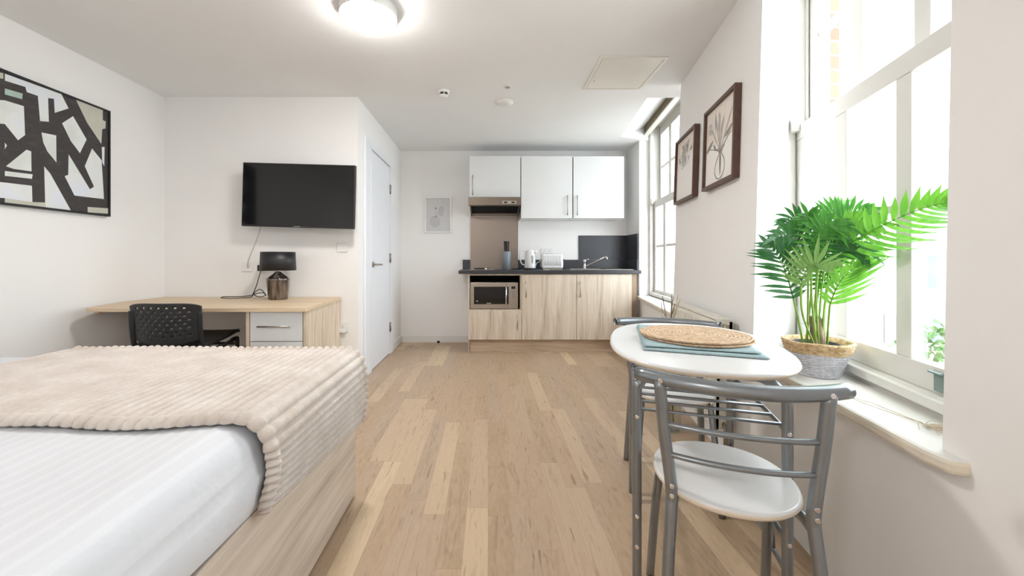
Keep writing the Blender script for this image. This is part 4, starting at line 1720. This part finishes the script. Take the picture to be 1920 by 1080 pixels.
# ------------------------------------------------------------------ on the table
def napkin(z0, th, name, label, pts, fold):
    m = MB()

    def f(u, v):
        a = pts[0].lerp(pts[1], u)
        b_ = pts[3].lerp(pts[2], u)
        p = a.lerp(b_, v)
        n_ = noise.noise(Vector((p.x*9, p.y*9, z0*50)))*.0012
        return p, n_
    N = 24
    top, bot = [], []
    for j in range(N+1):
        for i in range(N+1):
            p, n_ = f(i/N, j/N)
            e_ = min(i, j, N-i, N-j)
            r_ = th*.35*max(0, 1-e_/1.5)
            top.append(Vector((p.x, p.y, z0+th+n_-r_)))
            bot.append(Vector((p.x, p.y, z0+.0003+r_*.4)))
    g = lambda j, i: j*(N+1)+i
    fs = [(g(j, i), g(j, i+1), g(j+1, i+1), g(j+1, i)) for j in range(N) for i in range(N)]
    m.add(top, fs, 0, True)
    m.add(bot, [q[::-1] for q in fs], 0, True)
    o = (N+1)**2
    side = []
    for i in range(N):
        side += [(g(0, i), g(0, i)+o, g(0, i+1)+o, g(0, i+1)), (g(N, i), g(N, i+1), g(N, i+1)+o, g(N, i)+o),
                 (g(i, 0), g(i+1, 0), g(i+1, 0)+o, g(i, 0)+o), (g(i, N), g(i, N)+o, g(i+1, N)+o, g(i+1, N))]
    m.v = m.v[:]
    m.f += side
    m.mi += [0]*len(side)
    m.sm += [True]*len(side)
    return tag(m.build(name, 'napkin'), label, 'napkin')


n1 = [Vector(TL(-.174, .257, 0)), Vector(TL(.168, .247, 0)), Vector(TL(.173, -.227, 0)), Vector(TL(-.168, -.211, 0))]
n2 = [Vector(TL(-.170, .250, 0)), Vector(TL(.158, .237, 0)), Vector(TL(.160, -.198, 0)), Vector(TL(-.165, -.192, 0))]
napkin(TT+.0005, .0075, 'folded_napkin', 'lower folded sage blue napkin under the woven placemats', n1, 0)
napkin(TT+.0090, .0065, 'folded_napkin', 'upper folded sage blue napkin directly beneath the placemats', n2, 1)
pc_ = Vector((.727, 1.418))
for z, r_, dx, dy, lab in ((TT+.0170, .180, .004, -.006, 'lower round woven seagrass placemat'), (TT+.0245, .180, 0, 0, 'upper round woven seagrass placemat on top of the other')):
    m = MB()
    prof = [(.002, 0), (r_-.004, 0), (r_, .003), (r_-.003, .0062)]
    rr = r_-.006
    while rr > .01:
        prof += [(rr, .0056), (rr-.0035, .0068)]
        rr -= .0075
    prof += [(.002, .0062)]
    m.lathe(prof, (pc_.x+dx, pc_.y+dy, z), 72)
    tag(m.build('round_placemat', 'placemat', origin=(pc_.x+dx, pc_.y+dy, z)), lab, 'placemat')

# wooden bowl on the wire shelf
bw = TL(-.085, .225, .5735)
m = MB().lathe([(.001, 0), (.030, 0), (.036, .006), (.040, .034), (.036, .034), (.031, .010), (.001, .008)], bw, 32)
tag(m.build('wooden_bowl', 'woodblock'), 'small honey coloured wooden bowl on the wire shelf under the table', 'bowl')

# ------------------------------------------------------------------ vase with dry stems by the radiator
vx, vy = 1.105, 2.42
t = thing('glass_vase', 'tall clear glass vase standing behind the far bistro chair', 'vase', (vx, vy, 0))
MB().lathe([(.001, .002), (.050, .002), (.055, .01), (.058, .25), (.050, .50), (.052, .55)], (vx, vy, 0), 32, closed=True).build('body', 'vase_glass', t, solid=.003)
st = thing('dry_stems', 'thin dry branching stems standing in the glass vase', 'dried stems', (vx, vy, .02))
rnd = random.Random(11)
for k, (px, py, mt) in enumerate(((1242, 556, 'twig_dark'), (1259, 553, 'twig_dark'), (1262, 556, 'twig_dark'), (1271, 553, 'twig'), (1275, 560, 'twig'), (1240, 566, 'twig'), (1266, 570, 'twig_dark'))):
    e_ = P(px, py, vy+rnd.uniform(-.06, .03))
    b_ = Vector((vx+rnd.uniform(-.02, .02), vy+rnd.uniform(-.02, .02), .02))
    mid = Vector((vx+rnd.uniform(-.035, .02), vy+rnd.uniform(-.03, .03), .52))
    m = MB().tube(smooth_path([b_, b_.lerp(mid, .5), mid, mid.lerp(e_, .5)+Vector((rnd.uniform(-.01, .01), 0, .02)), e_], 6), .0022, 5)
    a = mid.lerp(e_, .6)
    m.tube([a, a+Vector((rnd.uniform(-.03, .03), rnd.uniform(-.02, .02), .04))], .0015, 4)
    m.build('stem', mt, st)

# ------------------------------------------------------------------ potted palm on the sill
ZP = zs1+.001
pcx, pcy = 1.262, 1.535
pp = thing('potted_palm', 'bushy green potted palm in a grey and straw basket on the window board', 'plant', (pcx, pcy, ZP))
m = MB()
prof = [(.001, 0.0), (.068, 0.0)]
nr = 10
for k in range(nr):
    z = .003+k*.0090
    r_ = .070+.028*(k/nr)
    prof += [(r_, z), (r_+.0030, z+.0045), (r_, z+.0086)]
m.lathe(prof, (pcx, pcy, ZP), 56, closed=True)
m.build('rope_basket', 'rope', pp)
m = MB()
N = 96
rings = []
for r0, z in ((.098, .088), (.103, .093), (.100, .098), (.106, .103), (.103, .108), (.109, .113), (.106, .118), (.112, .124), (.110, .131), (.104, .132), (.097, .108)):
    ring = []
    for k in range(N):
        a = 2*PI*k/N
        wv = .0014*math.sin(a*24+z*260)+.0008*math.sin(a*41+z*100)
        ring.append(Vector((pcx+(r0+wv)*math.cos(a), pcy+(r0+wv)*math.sin(a), ZP+z+.0012*math.sin(a*5))))
    rings.append(ring)
m.loft(rings, 0, True, caps=False)
m.build('straw_rim', 'straw', pp)
m = MB().lathe([(.060, .02), (.078, .119), (.072, .121), (.068, .106), (.002, .106)], (pcx-.005, pcy, ZP), 40, closed=True)
m.build('inner_pot', 'soil', pp)

rnd = random.Random(21)


def leaflet(m, base, d, nrm, L, w, droop):
    d = d.normalized()
    side = d.cross(nrm).normalized()
    K = 6
    vs, fs = [], []
    for i in range(K+1):
        t_ = i/K
        ww = w*(math.sin(PI*min(1, t_*.9+.08))**.7)*(1-t_**3)+.0003
        p = base+d*L*t_+Vector((0, 0, -droop*L*t_*t_))
        fold = nrm*ww*.35
        vs += [p-side*ww+fold, p, p+side*ww+fold]
    for i in range(K):
        a = i*3
        fs += [(a, a+1, a+4, a+3), (a+1, a+2, a+5, a+4)]
    m.add(vs, fs, 0, True)


WS = 1.0


def frond(stem, rach, lenL, lenR, mat, nrm=(-.45, -.85, .25), n=15, w=.0075, ang=(75, 28), droop=.15, jit=.15, droopR=None, angR=None):
    stem = [P(*q) if len(q) == 3 and q[0] > 10 else Vector(q) for q in stem]
    rach = [P(*q) for q in rach]
    path = smooth_path(rach, 8)
    m = MB()
    nr_ = Vector(nrm).normalized()
    tot = len(path)-1
    for i in range(n):
        t_ = (i+.5)/n
        x = t_*tot
        a = int(x)
        p = path[a].lerp(path[min(a+1, tot)], x-a)
        tg = (path[min(a+1, tot)]-path[max(a-1, 0)]).normalized()
        sd = nr_.cross(tg).normalized()
        A = math.radians(ang[0]+(ang[1]-ang[0])*t_)
        prof_ = (.55+.9*math.sin(PI*min(1, t_*.8+.15)))/1.45
        for s_, LL in ((1, lenL), (-1, lenR)):
            if LL <= 0:
                continue
            dr = droop if s_ == 1 else (droopR if droopR is not None else droop)
            AA = A
            if s_ == -1 and angR:
                AA = math.radians(angR[0]+(angR[1]-angR[0])*t_)
            dd = tg*math.cos(AA)+sd*s_*math.sin(AA)+Vector([rnd.uniform(-jit, jit)*.5 for _ in range(3)])
            leaflet(m, p, dd, nr_, LL*prof_*rnd.uniform(.85, 1.1), WS*w*rnd.uniform(.85, 1.1), dr)
    leaflet(m, path[-1], path[-1]-path[-2], nr_, min(lenL or .1, lenR or .1)*.8, w, droop)
    m.tube([p for p in path], [.0024*(1-.6*i/tot) for i in range(tot+1)], 6)
    fr = m.build('frond', mat, pp)
    sm = MB()
    sm.tube(smooth_path(stem+[rach[0]], 6), .0036, 8)
    sm.build('stem', 'stemgreen', pp)
    return fr


zb = ZP+.10
def root(dx, dy): return (pcx+dx, pcy+dy, zb)
def RT(dx, dy):
    return Vector(root(dx, dy))


def F_(rt, via, rach, *a, **k):
    st_ = [RT(*rt)]+[P(*q) for q in via]
    path = st_
    return frond([tuple(p) for p in path], rach, *a, **k)


# big frond sweeping right along the glass
F_((.02, 0), [(1548, 560, 1.50)], [(1575, 470, 1.46), (1610, 447, 1.36), (1650, 425, 1.27), (1700, 402, 1.18), (1745, 386, 1.11), (1775, 380, 1.07)], .082, .215, 'leaf_lite', n=15, w=.0098, ang=(80, 42), droop=-.05, droopR=-.28, jit=.04, angR=(58, 30))
# left frond
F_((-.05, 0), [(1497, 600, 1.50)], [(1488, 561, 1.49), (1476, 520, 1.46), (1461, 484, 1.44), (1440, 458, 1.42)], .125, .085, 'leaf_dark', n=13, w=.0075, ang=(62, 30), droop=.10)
# pale frond curling over in the centre
F_((-.02, -.02), [(1505, 590, 1.44)], [(1502, 535, 1.40), (1512, 507, 1.38), (1530, 493, 1.36), (1552, 505, 1.34)], .095, .03, 'leaf_pale', n=15, w=.0065, ang=(75, 60), droop=-.1, jit=.06)
# top tangle
F_((-.01, .01), [(1530, 540, 1.50)], [(1532, 470, 1.48), (1525, 430, 1.46), (1515, 405, 1.45)], .10, .10, 'leaf', n=13, w=.007, ang=(80, 40), droop=.2)
F_((.0, .02), [(1535, 540, 1.52)], [(1545, 470, 1.50), (1560, 425, 1.48), (1590, 400, 1.45), (1625, 393, 1.42)], .085, .11, 'leaf', n=15, w=.007, ang=(75, 35), droop=.15)
F_((.01, .01), [(1540, 545, 1.50)], [(1548, 490, 1.46), (1570, 440, 1.42), (1600, 420, 1.38), (1640, 418, 1.34)], .09, .09, 'leaf_lite', n=15, w=.007, ang=(75, 35), droop=.2)
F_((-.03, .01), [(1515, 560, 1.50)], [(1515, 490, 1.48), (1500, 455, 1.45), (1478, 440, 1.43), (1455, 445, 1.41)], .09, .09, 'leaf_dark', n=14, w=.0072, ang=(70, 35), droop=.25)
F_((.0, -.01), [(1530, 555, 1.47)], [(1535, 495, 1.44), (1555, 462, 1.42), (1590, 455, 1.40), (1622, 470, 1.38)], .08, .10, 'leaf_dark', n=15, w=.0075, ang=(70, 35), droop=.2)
F_((-.01, -.01), [(1522, 560, 1.46)], [(1520, 480, 1.43), (1530, 440, 1.40), (1550, 420, 1.38), (1580, 425, 1.36)], .09, .09, 'leaf', n=14, w=.007, ang=(75, 40), droop=.3)
F_((.0, .03), [(1530, 545, 1.53)], [(1540, 460, 1.52), (1548, 420, 1.52), (1560, 395, 1.52), (1575, 385, 1.52)], .085, .085, 'leaf', n=13, w=.007, ang=(75, 40), droop=.1)
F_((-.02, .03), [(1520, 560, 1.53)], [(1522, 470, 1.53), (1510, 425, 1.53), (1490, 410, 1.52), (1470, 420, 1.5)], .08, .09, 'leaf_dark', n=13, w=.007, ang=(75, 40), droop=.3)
# lower right frond
F_((.03, -.01), [(1553, 610, 1.48)], [(1556, 572, 1.46), (1566, 545, 1.44), (1580, 522, 1.42), (1605, 500, 1.40)], .075, .14, 'leaf_lite', n=10, w=.0078, ang=(60, 22), droop=.05, droopR=-.15)
# mid right
F_((.02, .0), [(1548, 560, 1.5)], [(1553, 510, 1.48), (1575, 480, 1.46), (1605, 468, 1.44), (1640, 462, 1.42)], .075, .09, 'leaf_lite', n=13, w=.0072, ang=(65, 30), droop=.1)
F_((.01, .02), [(1545, 590, 1.52)], [(1550, 540, 1.50), (1540, 505, 1.48), (1530, 480, 1.46)], .09, .09, 'leaf', n=11, w=.007, ang=(65, 35), droop=.25)
# sheathed trunks
for (dx, dy, hx, hz, r_) in ((-.022, -.012, -.010, .125, .012), (.004, -.006, -.004, .120, .013), (.030, .008, .004, .085, .009)):
    b_ = RT(dx, dy)
    m = MB().tube(smooth_path([b_-Vector((0, 0, .02)), b_+Vector((0, 0, hz*.5)), b_+Vector((hx, 0, hz))], 5), [r_*1.2-.0006*i for i in range(11)], 12)
    m.build('trunk', 'trunk', pp)

# dry grass sprig on the sill
m = MB()
rnd = random.Random(5)
c0 = Vector((wallx(1.05, .6)+.08, 1.06, zs1+.004))
for k in range(26):
    a = rnd.uniform(-.9, 1.3)
    L_ = rnd.uniform(.05, .14)
    d_ = Vector((math.sin(a)*.55, -math.cos(a)*1.0, 0))
    mid = c0+d_*L_*.5+Vector((rnd.uniform(-.02, .02), rnd.uniform(-.02, .02), rnd.uniform(.002, .012)))
    m.tube(smooth_path([c0, mid, c0+d_*L_+Vector((rnd.uniform(-.03, .03), rnd.uniform(-.02, .02), rnd.uniform(0, .008)))], 4), .0009, 4)
m.tube(smooth_path([c0, c0+Vector((-.02, .08, .004)), c0+Vector((-.035, .16, .008)), c0+Vector((-.005, .23, .003))], 5), .0010, 4)
m.tube(smooth_path([c0, c0+Vector((.0, .08, .002)), c0+Vector((.0, .16, .003)), c0+Vector((-.03, .22, .002))], 5), .0010, 4)
tag(m.build('dried_grass', 'twig'), 'wispy dried grass sprig lying on the window board', 'dried grass')

# small black door stop against the skirting
m = MB().lathe([(.016, 0), (.018, .004), (.014, .022), (.003, .026)], (X(822, 4.95), 4.955, 0.0005), 16)
tag(m.build('door_stop', 'rubber'), 'tiny black door stop at the foot of the kitchen wall', 'door stop')
